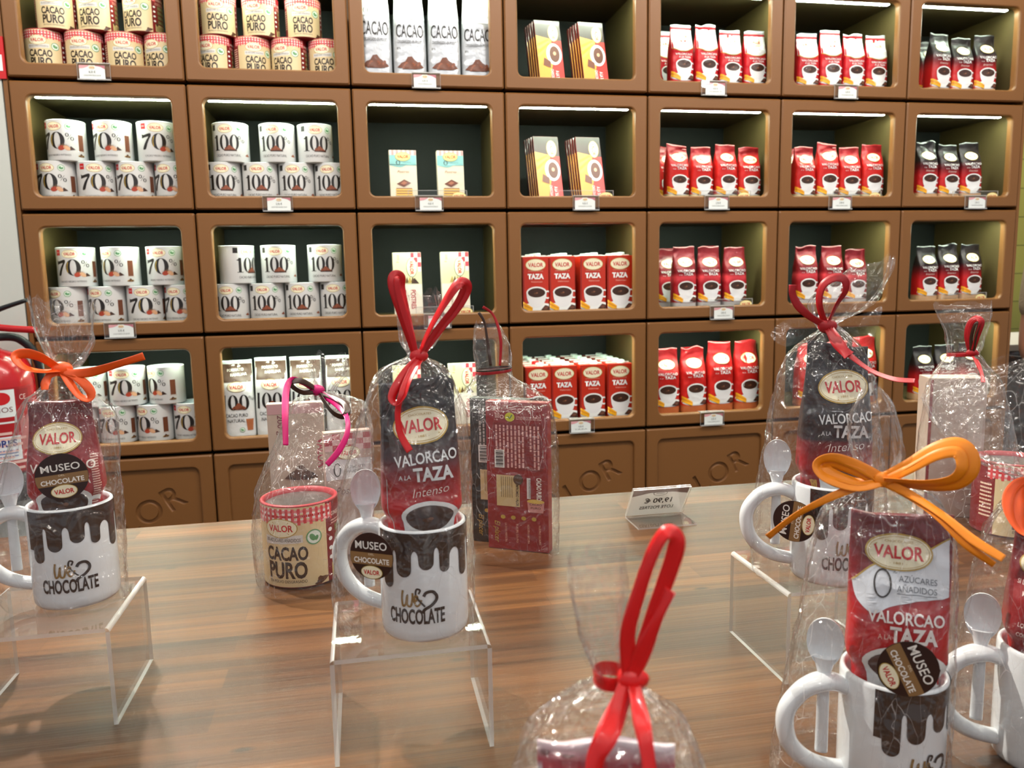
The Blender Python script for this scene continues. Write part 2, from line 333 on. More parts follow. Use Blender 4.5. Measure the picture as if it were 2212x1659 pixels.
def percent(u, v, h, m):
    a = Art(); a.ring(u-h*.28, v+h*.24, h*.22, h*.26, h*.11, h*.19, m, 3, 16); a.ring(u+h*.28, v-h*.24, h*.22, h*.26, h*.11, h*.19, m, 3, 16)
    a.stroke([(u-h*.24, v-h*.36), (u+h*.24, v+h*.36)], h*.045, m, 3); return a
def leafmark(r): return Art().ell(0, 0, r, r, GREEN, 1, 22).ell(0, 0, r*.84, r*.84, P('DDE8DC'), 2, 22).ell(-r*.2, 0, r*.34, r*.5, GREEN, 3, 14, .5).ell(r*.3, -r*.15, r*.22, r*.35, GREEN, 3, 14, -.4)
def pile(w, m1, m2, seed):
    a = Art(); r = random.Random(seed)
    a.poly([(-w*.5, 0), (-w*.34, w*.16), (-w*.2, w*.22), (-w*.1, w*.38), (w*.05, w*.4), (w*.16, w*.26), (w*.34, w*.15), (w*.5, 0), (w*.2, -w*.07), (-w*.2, -w*.06)], m1, 4)
    for k in range(16): a.ell(r.uniform(-.4, .4)*w, r.uniform(-.03, .2)*w, w*.06, w*.035, m2 if k % 2 else m1, 5, 8, r.uniform(0, 3))
    return a
# ================================================================ the room
mb = MB(); mb.box(-5, -5, -.05, 5, 4, 0, mat('dark_floor_tile', '4A4038', rough=.4)); struct('floor', mb)
mb = MB(); mb.box(-5, -5, 3.3, 5, 4, 3.4, mat('ceiling_paint', 'B9B2A6', rough=.9)); struct('ceiling', mb)
XL, XR = xs(0)-.012, xs(7)+.012
mb = MB(); mb.box(-5, YF+.006, 0, XL-.004, YF+.6, 3.3, mat('pale_wall_paint', 'C9CCC4', rough=.85)); struct('wall_left', mb)
mb = MB(); mb.box(XL-.004, YF+.46, 0, XR, YF+.6, 3.3, mat('wall_behind', '5A4632', rough=.8)); struct('wall_back', mb)
mb = MB(); mb.box(XR, YF+1.5, 0, 5, YF+1.6, 3.3, tiles()); struct('wall_right', mb)
# ================================================================ display cabinets
COLN = ['leftmost', 'second', 'third', 'middle', 'fifth', 'sixth', 'rightmost']
ROWN = ['top', 'second', 'third', 'fourth', 'bottom']
def rrect(x0, z0, x1, z1, r, n=8):
    out = []
    for cx, cz, a0 in ((x1-r, z1-r, 0), (x0+r, z1-r, 90), (x0+r, z0+r, 180), (x1-r, z0+r, 270)):
        for k in range(n+1): a = R(a0+90*k/n); out.append((cx+r*math.cos(a), cz+r*math.sin(a)))
    return out
G = .0025                      # half gap between cabinets
W2 = MW/2-G; Z0, Z1 = .004, MH-.007
OX, OZ0, OZ1 = MW/2-.043, .042, MH-.044
def ring3(loop, y): return [(x, y, z) for x, z in loop]
def frame_mesh(open_):
    mb = MB(); o = lambda i: rrect(-W2+i, Z0+i, W2-i, Z1-i, .004)
    h = lambda i: rrect(-OX-i, OZ0-i, OX+i, OZ1+i, .018+i)
    rows = [ring3(o(0), .024), ring3(o(0), .004), ring3(o(.004), 0), ring3(h(.005), 0), ring3(h(.002), .0015), ring3(h(0), .006)]
    rows.append(ring3(h(0), .024 if open_ else .010))
    mb.grid(rows, BROWN, True, True)
    me = mb.mesh('front_frame'); me.set_sharp_from_angle(angle=R(16)); return me
FRAME = frame_mesh(True); DFRAME = frame_mesh(False)
D = .40
mb = MB(); a = W2-.002; t = .012
mb.box(-a, .0245, Z0+.002, -a+t, D, Z1-.002, INNER); mb.box(a-t, .0245, Z0+.002, a, D, Z1-.002, INNER)
mb.box(-a+t, .0245, Z0+.002, a-t, D, .031, INNER); mb.box(-a+t, .0245, OZ1+.012, a-t, D, Z1-.002, INNER)
mb.box(-a+t, D-.012, .031, a-t, D, OZ1+.012, BACKM)
CARC = mb.mesh('carcass'); FLZ = .031; CEILZ = OZ1+.012
mb = MB(); mb.box(-OX+.004, .046, CEILZ-.006, OX-.004, .062, CEILZ-.0005, mat('led_profile', '9A9C98', rough=.4))
LPROF = mb.mesh('light_profile')
mb = MB(); mb.box(-OX+.006, .0475, CEILZ-.009, OX-.006, .0605, CEILZ-.0062, LED); LSTRIP = mb.mesh('led_strip')
def cubby(i, r):
    x = (xs(i)+xs(i+1))/2
    t = thing('display_cabinet', f'brown open display cabinet with light strip, {ROWN[r]} row of the {COLN[i]} column', 'cabinet', (x, YF, zs(r)), 0, 'open display cabinets of the shelf wall')
    link('front_frame', FRAME, t); link('carcass', CARC, t, 'dark cabinet interior'); p = link('light_profile', LPROF, t); link('led_strip', LSTRIP, p, 'glowing white light strip')
for r in range(4):
    for i in range(7): cubby(i, r)
# drawers with the sunken name
tcu = bpy.data.curves.new('cutter', 'FONT'); tcu.body = 'VALOR'; tcu.size = .1; tcu.extrude = .004; tcu.bevel_depth = .003; tcu.bevel_resolution = 1; tcu.offset = -.001; tcu.align_x = 'CENTER'; tcu.align_y = 'CENTER'; tcu.space_character = 1.12; tcu.resolution_u = 6
to = bpy.data.objects.new('cutter', tcu); C.objects.link(to); dg = bpy.context.evaluated_depsgraph_get(); tme = bpy.data.meshes.new_from_object(to.evaluated_get(dg)); bpy.data.objects.remove(to)
cut = bpy.data.objects.new('cutter', tme); C.objects.link(cut)
cut.matrix_world = Matrix.Translation((-.018, .0098, .15)) @ Matrix.Rotation(-R(29), 4, 'Y') @ Matrix.Rotation(PI/2, 4, 'X')
mb = MB(); mb.box(-OX-.004, .0099, OZ0-.004, OX+.004, .0235, OZ1+.004, BROWN); pan = mb.obj('panel')
bo = pan.modifiers.new('b', 'BOOLEAN'); bo.object = cut; bo.operation = 'DIFFERENCE'; bo.solver = 'EXACT'
bpy.context.view_layer.update(); dg = bpy.context.evaluated_depsgraph_get(); PANEL = bpy.data.meshes.new_from_object(pan.evaluated_get(dg)); PANEL.name = 'name_panel'
for p in PANEL.polygons: p.material_index = 0
PANEL.materials.clear(); PANEL.materials.append(BROWN)
bpy.data.objects.remove(pan); bpy.data.objects.remove(cut)
mb = MB(); mb.box(-a, .0245, Z0+.002, a, D, Z1-.002, INNER); DBOX = mb.mesh('drawer_box')
for i in range(7):
    t = thing('drawer_cabinet', f'brown closed drawer with sunken lettering, bottom row of the {COLN[i]} column', 'cabinet', ((xs(i)+xs(i+1))/2, YF, zs(4)), 0, 'closed drawers under the open cabinets')
    link('front_frame', DFRAME, t); link('name_panel', PANEL, t); link('drawer_box', DBOX, t)
mb = MB(); mb.box(XL, YF+.006, 0, XR, YF+D, zs(4)-.001, mat('plinth_brown', '4A3020', rough=.5)); o = mb.obj('shelf_plinth'); tag(o, 'dark brown plinth under the whole shelf wall', 'plinth')
for x0, side in ((XL, 'left'), (xs(7)+.001, 'right')):
    mb = MB(); mb.box(x0, YF+.006, zs(4), x0+.011, YF+D, zs(-1)-.004, BROWN); tag(mb.obj('end_panel'), f'tall brown side panel closing the shelf wall beside the {"pale wall" if side == "left" else "olive boarded wall"}', 'panel')
# ================================================================ shelf goods
CR, CH = .0522, .114
def canfn(u, v, l): t = -PI/2+u/CR; return ((CR+l)*math.cos(t), (CR+l)*math.sin(t), v)
def can_art(kind):
    A = Art()
    if kind == 'puro':
        A.rect(-.056, .003, .056, .118, BEIGE, 0); n = 34; w = .136/n
        A.rect(-.068, .094, .068, .1155, P('F3E6E2'), 1)
        for k in range(n):
            u = -.068+k*w
            if k % 2: A.rect(u, .092 if k % 4 == 1 else .094, u+w, .1155, P('D9484C'), 2)
        for k in range(3): A.rect(-.068, .0955+.0072*k, .068, .099+.0072*k, P('B92A32') if k % 2 else P('CC3A40'), 3)
        for k in range(0, n, 2):
            for q in range(3):
                if q != 1: A.rect(-.068+k*w, .0955+.0072*q, -.068+k*w+w*.9, .099+.0072*q, P('E58C8C'), 4)
        A.put(logo(.048), -.008, .088, dl=4); A.poly([(-.034, .064), (.022, .067), (.022, .078), (-.034, .076)], P('D9D6D0'), 3)
        A.txt('0% AZÚCARES AÑADIDOS', -.006, .0685, .05, .005, P('55524E'), 5); A.put(leafmark(.011), .037, .073, dl=3)
        A.txt('CACAO', -.002, .0425, .06, .0185, P('2E2016'), 3, .035); A.txt('PURO', -.002, .0165, .056, .0225, P('2E2016'), 3, .035); A.txt('EN POLVO DESGRASADO', -.002, .009, .054, .0042, P('2E2016'), 3)
        A.put(pile(.024, BROWNI, CHOC, 3), .046, .006, .5); A.rect(-.168/2-.0, .003, -.056, .118, DRED, 0); A.rect(.056, .003, .118, .118, DRED, 0)
        A.txt('CONSEJOS DE USO', .088, .096, .044, .0055, P('E8C9BC'), 4, .02); A.lines(.066, .108, .084, .092, 2, P('D9A79A'), 2, 4)
        for k in range(4):
            A.ell(.0635, .077-.0135*k, .0038, .003, WHITE, 2, 12); A.rect(.074, .0715-.0135*k, .112, .0815-.0135*k, P('6E6A3E'), 1); A.lines(.077, .11, .0735-.0135*k, .0805-.0135*k, 2, P('A5A078'), 2, k)
        A.rect(.064, .007, .106, .0275, P('CDBB80'), 1); A.lines(.067, .102, .009, .024, 4, P('6A5A34'), 2, 6); A.ell(.07, .027, .0045, .0045, P('4A3424'), 2, 12); A.lines(-.08, -.06, .03, .088, 9, P('E5C9B0'), 2, 4)
    else:
        big = kind == '70'
        A.put(logo(.044), -.006, .1, dl=1); A.put(leafmark(.0095), .034, .1, dl=1)
        if big:
            A.poly(spline([(-.047, .082), (-.042, .078), (-.03, .081), (-.02, .083), (-.019, .075), (-.024, .066), (-.031, .05), (-.036, .036), (-.045, .036), (-.04, .05), (-.032, .064), (-.026, .073), (-.036, .071), (-.047, .068)], 2), INK, 2)
            A.put(big0(.002, .059, .02, .0245, INK, 2), 0, 0); A.stroke(spline([(-.013, .044), (-.0145, .06), (-.011, .075)], 4), .0022, GOLD, 3)
            A.put(percent(.035, .07, .022, INK), 0, 0)
            r = random.Random(5)
            for k in range(14): an = R(10+12*k); A.poly([(.018+.006*math.cos(an-.25), .036+.005*math.sin(an-.25)), (.018+.019*math.cos(an), .036+.016*math.sin(an)), (.018+.006*math.cos(an+.25), .036+.005*math.sin(an+.25))], P('8E6A4A') if k % 2 else BROWNI, 4)
            A.ell(.012, .037, .009, .0068, P('A33A22'), 6, 16, .3); A.ell(.026, .037, .0095, .006, P('D2A27E'), 6, 16, -.6); A.poly([(.03, .03), (.048, .033), (.036, .043)], CHOC, 5)
            A.txt('CACAO NEGRO INTENSO', -.002, .014, .074, .0055, P('4A4643'), 2)
            A.rect(-.049, .096, -.034, .113, RED, 1); A.txt('70%', -.0415, .103, .01, .003, WHITE, 2)
            A.rect(.058, .03, .074, .078, P('6B3A22'), 1); A.rect(.056, .026, .076, .03, P('C9C2BC'), 1); A.put(pile(.022, BROWNI, GOLD, 2), .064, .014)
        else:
            A.rect(-.037, .036, -.029, .081, INK, 2); A.poly([(-.044, .074), (-.029, .081), (-.029, .076), (-.038, .072)], INK, 2); A.rect(-.042, .035, -.024, .037, INK, 2)
            A.put(big0(-.009, .059, .0135, .0235, INK, 2), 0, 0); A.put(big0(.02, .059, .0135, .0235, INK, 2), 0, 0); A.put(percent(.041, .069, .021, INK), 0, 0)
            A.put(pile(.034, P('8A4A30'), P('6B3320'), 7), .006, .037, 0, 1, 1); A.rect(-.01, .033, .026, .037, CHOC, 6)
            A.txt('CACAO PURO NATURAL', 0, .0165, .074, .0075, P('3A3634'), 2)
            A.rect(-.052, .096, -.038, .113, INK, 1); A.put(pile(.018, P('A0522D'), BROWNI, 1), .062, .02)
    return A
CANW = mat('white_printed_can', 'DADAD8', rough=.32, coat=.3); CANB = mat('red_printed_can', '7A1218', rough=.4, coat=.2); LIDM = mat('frosted_lid', 'B9CBD0', rough=.25)
def can_meshes(kind):
    mb = MB(); body = CANB if kind == 'puro' else CANW; rim = mat('rolled_rim_red', 'A8343A', rough=.4) if kind == 'puro' else CANW
    mb.lathe([(CR-.003, 0), (CR-.0006, .0012), (CR, .003), (CR, CH-.003)], body, 64, cap0=True); mb.lathe([(CR, CH-.003), (CR+.0006, CH-.0015), (CR-.0005, CH), (CR-.004, CH), (CR-.005, CH-.008)], rim, 64)
    mb.decal(can_art(kind), lambda u, v, l: canfn(u, v*.95, l), .009, .0002, .00008); b = mb.mesh('can_body')
    ml = MB(); dk = mat('dark_can_lid', '4A4440', rough=.4) if kind == 'puro' else LIDM
    ml.lathe([(CR-.0052, CH-.0075), (CR-.007, CH-.0065), (CR-.02, CH-.0062), (.0005, CH-.006)], dk, 48) if kind == 'puro' else ml.lathe([(CR-.0036, CH-.0035), (CR-.0046, CH-.0005), (CR-.007, CH-.001), (CR-.009, CH-.0025), (.0005, CH-.0025)], dk, 48)
    return b, ml.mesh('lid')
CANS = {k: can_meshes(k) for k in ('puro', '70', '100')}
CNAME = {'puro': 'red gingham cocoa can', '70': 'white 70 percent cocoa can', '100': 'white 100 percent cocoa can'}
ORD = ['first', 'second', 'third', 'fourth', 'fifth']
def azc(p): return math.atan2(C0.y-p[1], C0.x-p[0])
def face(p, va=0): return azc(p)+PI/2+R(va)          # rotation that turns a front (-y) to the camera, then va degrees to the right
def spread(v, d, lo, hi):
    v = list(v)
    for k in range(1, len(v)): v[k] = max(v[k], v[k-1]+d)
    if v[-1] > hi: v[-1] = hi
    for k in range(len(v)-2, -1, -1): v[k] = min(v[k], v[k+1]-d)
    return [max(q, lo+d*k) for k, q in enumerate(v)]
def cans(i, r, kind, upper, lower, pyu, pyl, turns):
    y = YF+.052+CR; f = zs(r)+FLZ; lo, hi = xs(i)+G+.0152+CR, xs(i+1)-G-.0152-CR; k = 0
    for tier, pxs, py, z in (('upper', upper, pyu, f+CH+.0008), ('lower', lower, pyl, f+.0004)):
        X = spread([ony(p, py, y).x for p in pxs], 2*CR+.0018, lo, hi)
        for q, x in enumerate(X):
            t = thing('cocoa_can', f'{CNAME[kind]}, {tier} tier, {ORD[q]} from left, {ROWN[r]} row, {COLN[i]} column', 'can', (x, y, z), face((x, y), turns[k]), CNAME[kind]+'s')
            link('can_body', CANS[kind][0], t); link('lid', CANS[kind][1], t); k += 1
cans(0, 0, 'puro', (122, 211, 309), (82, 170, 260, 353), 30, 95, (-8, -25, -35, -13, -12, 0, -33))
cans(1, 0, 'puro', (471, 563, 655), (455, 534, 621, 705), 35, 110, (0, -16, 0, -23, 13, -23, -6))
cans(0, 1, '70', (143, 244, 337), (118, 204, 292, 376), 290, 380, (-30, -30, 5, -26, 0, -19, -28))
cans(1, 1, '100', (498, 598, 680), (480, 563, 642, 722), 290, 385, (-12, -12, 7, 0, -5, -7, -10))
cans(0, 2, '70', (165, 261, 357), (145, 227, 314, 400), 565, 650, (-13, -45, -15, -42, -35, -5, -27))
cans(1, 2, '100', (512, 602, 702), (495, 573, 650, 728), 565, 645, (45, -5, -5, -12, -10, -10, -8))
cans(0, 3, '70', (190, 275, 360), (160, 243, 333, 415), 820, 905, (-13, -12, -55, -25, -25, -42, -19))
# ---------------------------------------------------------------- pouches: one surface formula for the bag and for its print
def sstep(a, b, t): t = min(max((t-a)/(b-a), 0), 1); return t*t*(3-2*t)
class Bag:
    def __init__(s, w, d, h, seed, amp=.003, taper=.1, k=26, neck=None):
        s.w, s.d, s.h, s.seed, s.amp, s.taper, s.k, s.neck = w, d, h, seed, amp, taper, k, neck
    def wid(s, t): return s.w*(1-s.taper*sstep(.55, .95, t))*(1-.04*math.exp(-((t-.6)/.15)**2))*(1-.16*(1-sstep(s.neck, s.neck+.07, t)) if s.neck else 1)
    def dep(s, t): return s.d*(1-sstep(.6, .93, t))*(1-.2*(1-sstep(s.neck, s.neck+.07, t)) if s.neck else 1)+.004
    def crease(s, x, z, side):
        t = z/s.h; n = noise.noise(Vector((x*s.k, z*s.k*.7, s.seed+side*9.1))); q = abs(noise.noise(Vector((x*s.k*1.7+3, z*s.k*1.3, s.seed*2+side*5))))
        return s.amp*(.35+.9*sstep(.3, .9, t)*(1-sstep(.92, .98, t)))*(n*.8+.9*(.5-q*2)*.6)
    def front(s, u, v, l):
        t = v/s.h; W = s.wid(t)/2; q = min(abs(u*s.wid(t)/s.w/W), .985); e = (1-q**4)**.25; u = max(-s.w*.49, min(s.w*.49, u)); x = u*s.wid(t)/s.w
        return (x, -(s.dep(t)/2)*e - e*s.crease(x, v, 0) - l*1.15, v)
    def mesh(s, m, art, top=None, n=44, rows=40, L=.008, name='pouch'):
        mb = MB(); R_ = []
        for i in range(rows+1):
            t = i/rows; z = t*s.h; W = s.wid(t)/2; Dp = s.dep(t)/2; ring = []
            for k in range(n):
                a = 2*PI*k/n; c, q = math.cos(a), math.sin(a); x = W*math.copysign(abs(c)**.5, c); e = abs(q)**.5; y = Dp*math.copysign(e, q)
                y += math.copysign(1, q)*e*s.crease(x, z, 0 if q < 0 else 1); ring.append((x, y, z + ((.011*noise.noise(Vector((x*26, s.seed, 0)))+.1*x*noise.noise(Vector((s.seed, 3, 0)))) if i > rows-3 else 0)))
            R_.append(ring)
        mb.grid(R_, m, True, True, True, True); mb.decal(art, s.front, L, .0006, .00028)
        return mb.mesh(name)
def art_taza(w, h, big=False, top=None, intenso=False, churros=True, zero=False, lw=.66, base=None, ink=WHITE):
    A = Art()
    if zero:
        wave = spline([(-w*.49, h*.62), (-w*.2, h*.575), (w*.15, h*.575), (w*.49, h*.645)], 5)
        A.poly(wave+[(w*.49, h*.93), (-w*.49, h*.93)], P('E6E8E8'), 0); A.stroke(wave, h*.012, GOLD, 1)
        A.put(logo(w*lw), 0, h*.815, dl=1); A.ring(-w*.26, h*.7, w*.085, h*.045, w*.055, h*.039, GREY, 2, 18); A.txt('Azúcares', w*.12, h*.7, w*.44, h*.018, GREY, 2, 0, .3); A.txt('añadidos', w*.12, h*.668, w*.4, h*.018, GREY, 2, 0, .3)
        A.txt('VALORCAO', 0, h*.51, w*.74, h*.03, ink, 2, .02); A.txt('A LA TAZA', w*.04, h*.465, w*.52, h*.03, ink, 2, .02)
    else:
        A.put(logo(w*lw, big), 0, h*.76, dl=1)
        A.txt('VALORCAO', 0, h*.6, w*.78, h*.038, ink, 2, .015); A.txt('A LA', -w*.24, h*.545, w*.14, h*.017, ink, 2); A.txt('TAZA', w*.1, h*.545, w*.44, h*.043, ink, 2, .03)
        if intenso: A.txt('Intenso', 0, h*.485, w*.42, h*.036, P('F2E4DA'), 2, -.012, .35)
    A.put(cup(w*.7, True, churros), w*.01, h*.375, dl=1)
    if base: A.rect(-w*.49, .002, w*.49, h*.13, base, 0); A.txt('350 g', -w*.25, h*.03, w*.2, h*.02, WHITE, 1)
    return A
INTG = ramp_mat('intenso_print', [(0, 'C9A27A'), (.12, 'C9A27A'), (.14, 'C41D1D'), (.4, 'B3181C'), (.56, '5A1016'), (.66, '1A1113'), (1, '141011')], .21)
BW, BD, BH = .083, .052, .208
def kinds(name, m, artf, w, d, h, n=4, amp=.0055, taper=.1):
    out = []
    for q in range(n):
        b = Bag(w, d, h, 3.7*q+len(name), amp, taper); out.append(b.mesh(m, artf(w, h), name='pouch'))
    return out
PK = {
 'zero': kinds('zero', ramp_mat('zero_print', [(0, 'BFC2C4'), (.07, 'BFC2C4'), (.09, 'C21B24'), (.92, 'B81A24'), (.94, 'B9BEC2'), (1, '8E9498')], BH), lambda w, h: art_taza(w, h, zero=True), .08, .05, .2),
 'intenso': kinds('intenso', INTG, lambda w, h: art_taza(w, h, intenso=True), BW, BD, BH),
 'red': kinds('red', ramp_mat('red_print', [(0, 'D8C9A0'), (.1, 'D8C9A0'), (.12, 'C4221A'), (.6, 'BE1E1C'), (.78, '8E161A'), (1, '5E0F14')], BH), lambda w, h: art_taza(w, h), .08, .05, .19),
 'dark': kinds('dark', ramp_mat('dark_print', [(0, 'B4B0AE'), (.09, 'B4B0AE'), (.11, '9C2226'), (.4, 'A31C26'), (.5, 'D6424A'), (.56, '7A141C'), (1, '5A0F16')], BH), lambda w, h: art_taza(w, h), .082, .05, .2),
 'large': kinds('large', ramp_mat('large_print', [(0, 'C0673A'), (.1, 'C0673A'), (.13, 'C4221A'), (.6, 'B91E1A'), (.8, '96181A'), (1, '7A1216')], .235), lambda w, h: art_taza(w, h), .094, .06, .235),
}
def art_silver(w, h):
    A = Art(); A.rect(-w*.49, h*.66, w*.49, h*.985, P('E9ECEE'), 0); A.put(logo(w*.6), 0, h*.86, dl=1)
    A.ring(-w*.26, h*.715, w*.08, h*.045, w*.055, h*.04, INK, 2, 18); A.txt('Azúcares', w*.12, h*.725, w*.52, h*.026, GREY, 2, 0, .35); A.txt('añadidos', w*.12, h*.68, w*.42, h*.02, GREY, 2, 0, .35)
    A.txt('CACAO', 0, h*.46, w*.84, h*.135, INK, 2, .01); A.txt('DESGRASADO EN POLVO', 0, h*.395, w*.74, h*.032, P('4A4643'), 2); A.txt('8%', -w*.34, h*.33, w*.12, h*.025, P('4A4643'), 2)
    A.put(pile(w*.8, P('6B3A22'), P('8A4A2A'), 4), 0, h*.14, 0, 1, 1); A.txt('250 g', 0, h*.04, w*.2, h*.02, GREY, 2); return A
def art_family(w, h):
    A = Art(); A.rect(-w*.49, h*.72, w*.49, h*.955, P('4A3428'), 0); A.txt('FORMATO', -w*.02, h*.86, w*.5, h*.034, P('E6DFD6'), 2, .01, 0, .05); A.txt('FAMILIAR', w*.08, h*.8, w*.5, h*.034, P('E6DFD6'), 2, .01, 0, .05)
    A.put(logo(w*.58), 0, h*.66, dl=1); s = w*.02
    A.rect(-w*.42, h*.36, -w*.35, h*.56, INK, 2); A.put(big0(-w*.13, h*.46, w*.15, h*.1, INK, 2), 0, 0); A.put(big0(w*.2, h*.46, w*.15, h*.1, INK, 2), 0, 0); A.put(percent(w*.42, h*.51, h*.06, INK), 0, 0)
    A.put(pile(w*.46, P('8A4A30'), P('6B3320'), 9), w*.04, h*.38, 0, 1, 1); A.txt('CACAO PURO', -w*.04, h*.27, w*.64, h*.045, INK, 2); A.txt('NATURAL', -w*.06, h*.2, w*.5, h*.045, INK, 2)
    A.poly([(w*.22, h*.24), (w*.44, h*.24), (w*.41, h*.09), (w*.25, h*.09)], P('A8623A'), 2); A.put(leafmark(w*.08), w*.1, h*.1, dl=2); return A
PK['silver'] = kinds('silver', mat('silver_foil', 'C4C8CC', rough=.24, metal=.35, bump=(45, .2)), art_silver, .1, .06, .275, 3, .005, .16)
PK['family'] = kinds('family', ramp_mat('family_print', [(0, 'DFE0DE'), (.955, 'DFE0DE'), (.96, '9FA8A6'), (1, '8A9492')], .25), art_family, .1, .06, .25, 3, .004, .05)
PNAME = {'zero': 'red and white chocolate pouch', 'intenso': 'black and red chocolate pouch', 'red': 'bright red chocolate pouch', 'dark': 'dark red chocolate pouch', 'large': 'large red chocolate pouch', 'silver': 'silver white cocoa pouch', 'family': 'white cocoa pouch with brown top'}
rnd = random.Random(11)
def pouches(i, r, kind, items, dep=.052, back=0):
    items = [q if isinstance(q, tuple) else (q, 0, 0) for q in items]; bd = {'silver': .06, 'family': .06, 'large': .06}.get(kind, .052)
    wd = {'silver': .1035, 'family': .1025, 'large': .0975, 'intenso': .086}.get(kind, .085)
    y = YF+dep+bd/2; py = (60, 360, 600, 830)[r]; lo, hi = xs(i)+G+.0155+wd/2, xs(i+1)-G-.0155-wd/2
    X = spread([ony(q[0], py, y).x for q in items], wd+.001, lo, hi)
    for q, x in enumerate(X):
        sz = 1.0; o = bpy.data.objects.new('pouch', PK[kind][(q*3+i+r) % len(PK[kind])]); C.objects.link(o)
        o.location = (x, y+rnd.uniform(0, .004), zs(r)+FLZ+.001+.045*abs(math.sin(R(items[q][1])))); o.rotation_euler = (R(items[q][2]), R(items[q][1]), R(rnd.uniform(-5, 5))); o.scale = (1, 1, rnd.uniform(.93, 1.03))
        tag(o, f'{PNAME[kind]}, {ORD[q]} from left, {ROWN[r]} row, {COLN[i]} column', 'pouch', PNAME[kind]+'es')
pouches(2, 0, 'silver', (814, 882, 958, 1031))
pouches(4, 0, 'zero', (1470, 1517, 1566, 1617)); pouches(5, 0, 'zero', (1743, 1792, 1835, 1884)); pouches(6, 0, 'intenso', (2031, 2076, 2128))
pouches(4, 1, 'red', (1461, 1508, 1550, 1592)); pouches(5, 1, 'red', (1735, 1775, 1815, 1860)); pouches(6, 1, 'intenso', (1998, 2042, (2094, -1.5, 0)))
pouches(4, 2, 'dark', (1476, 1530, 1585)); pouches(5, 2, 'dark', (1739, 1794, 1845)); pouches(6, 2, 'intenso', (1997, 2044, 2093))
pouches(4, 3, 'large', (1442, 1500, 1560, 1620)); pouches(5, 3, 'large', (1745, 1805, 1872)); pouches(6, 3, 'intenso', (1989, 2036, 2085))
pouches(1, 3, 'family', (512, 579, 662, 738))
for i, r, kind, px in ((4, 0, 'zero', 1440), (4, 1, 'red', 1440), (4, 2, 'dark', 1440), (5, 1, 'red', 1712), (6, 0, 'intenso', 2006)):      # the ones half seen behind
    y = YF+.165; x = max(ony(px, (60, 360, 600)[r], y).x, xs(i)+.06); o = bpy.data.objects.new('pouch', PK[kind][1]); C.objects.link(o); o.location = (x, y, zs(r)+FLZ+.001)
    tag(o, f'{PNAME[kind]} hidden behind the first, {ROWN[r]} row, {COLN[i]} column', 'pouch', PNAME[kind]+'es')
# ---------------------------------------------------------------- tablets and cartons
def flat(y, hw=9): return lambda u, v, l: (max(-hw, min(hw, u)), y-l, v)
def pack(w, d, h, m, art, side=None, bev=.0012):
    mb = MB(); mb.box(-w/2, -d/2, 0, w/2, d/2, h, m, bev)
    mb.decal(art, flat(-d/2, w/2), .2)
    if side: mb.decal(side, lambda u, v, l: (-w/2-l, -u, v), .2)
    return mb.mesh('pack')
w, h = .084, .215
A = Art(); A.rect(-w*.49, h*.68, w*.49, h*.995, P('2C1A14'), 0); A.rect(-w*.49, .001, w*.49, h*.68, P('C4231B'), 0); A.poly([(-w*.49, .001), (-w*.49, h*.75), (w*.1, h*.7), (w*.1, h*.35), (-w*.1, .001)], P('D79A3A'), 1)
for k in range(4): A.stroke([(-w*.45, h*(.42+.06*k)), (0, h*(.6+.03*k))], w*.09, YEL if k % 2 else P('F3C64A'), 2)
A.ell(w*.16, h*.46, w*.3, h*.17, WHITE, 3); A.ell(w*.18, h*.46, w*.2, h*.13, P('5A3020'), 4); A.ell(w*.18, h*.47, w*.06, h*.03, P('C9A07A'), 5, 12)
A.poly([(-w*.3, h*.28), (-w*.02, h*.24), (0, h*.34), (-w*.25, h*.4)], P('6B3A26'), 4); A.put(logo(h*.27, cream=P('C8C49A')), w*.2, h*.8, -PI/2, 1, 1)
A.txt('A LA TAZA', w*.16, h*.1, h*.2, w*.12, WHITE, 3, .02, 0, -PI/2); A.txt('CHOCOLATE', -w*.02, h*.12, h*.2, w*.1, WHITE, 3, .01, 0, -PI/2)
TAB = pack(w, .0135, h, mat('tablet_card', '6B1A16', rough=.3, coat=.4), A)
w2, h2 = .088, .13
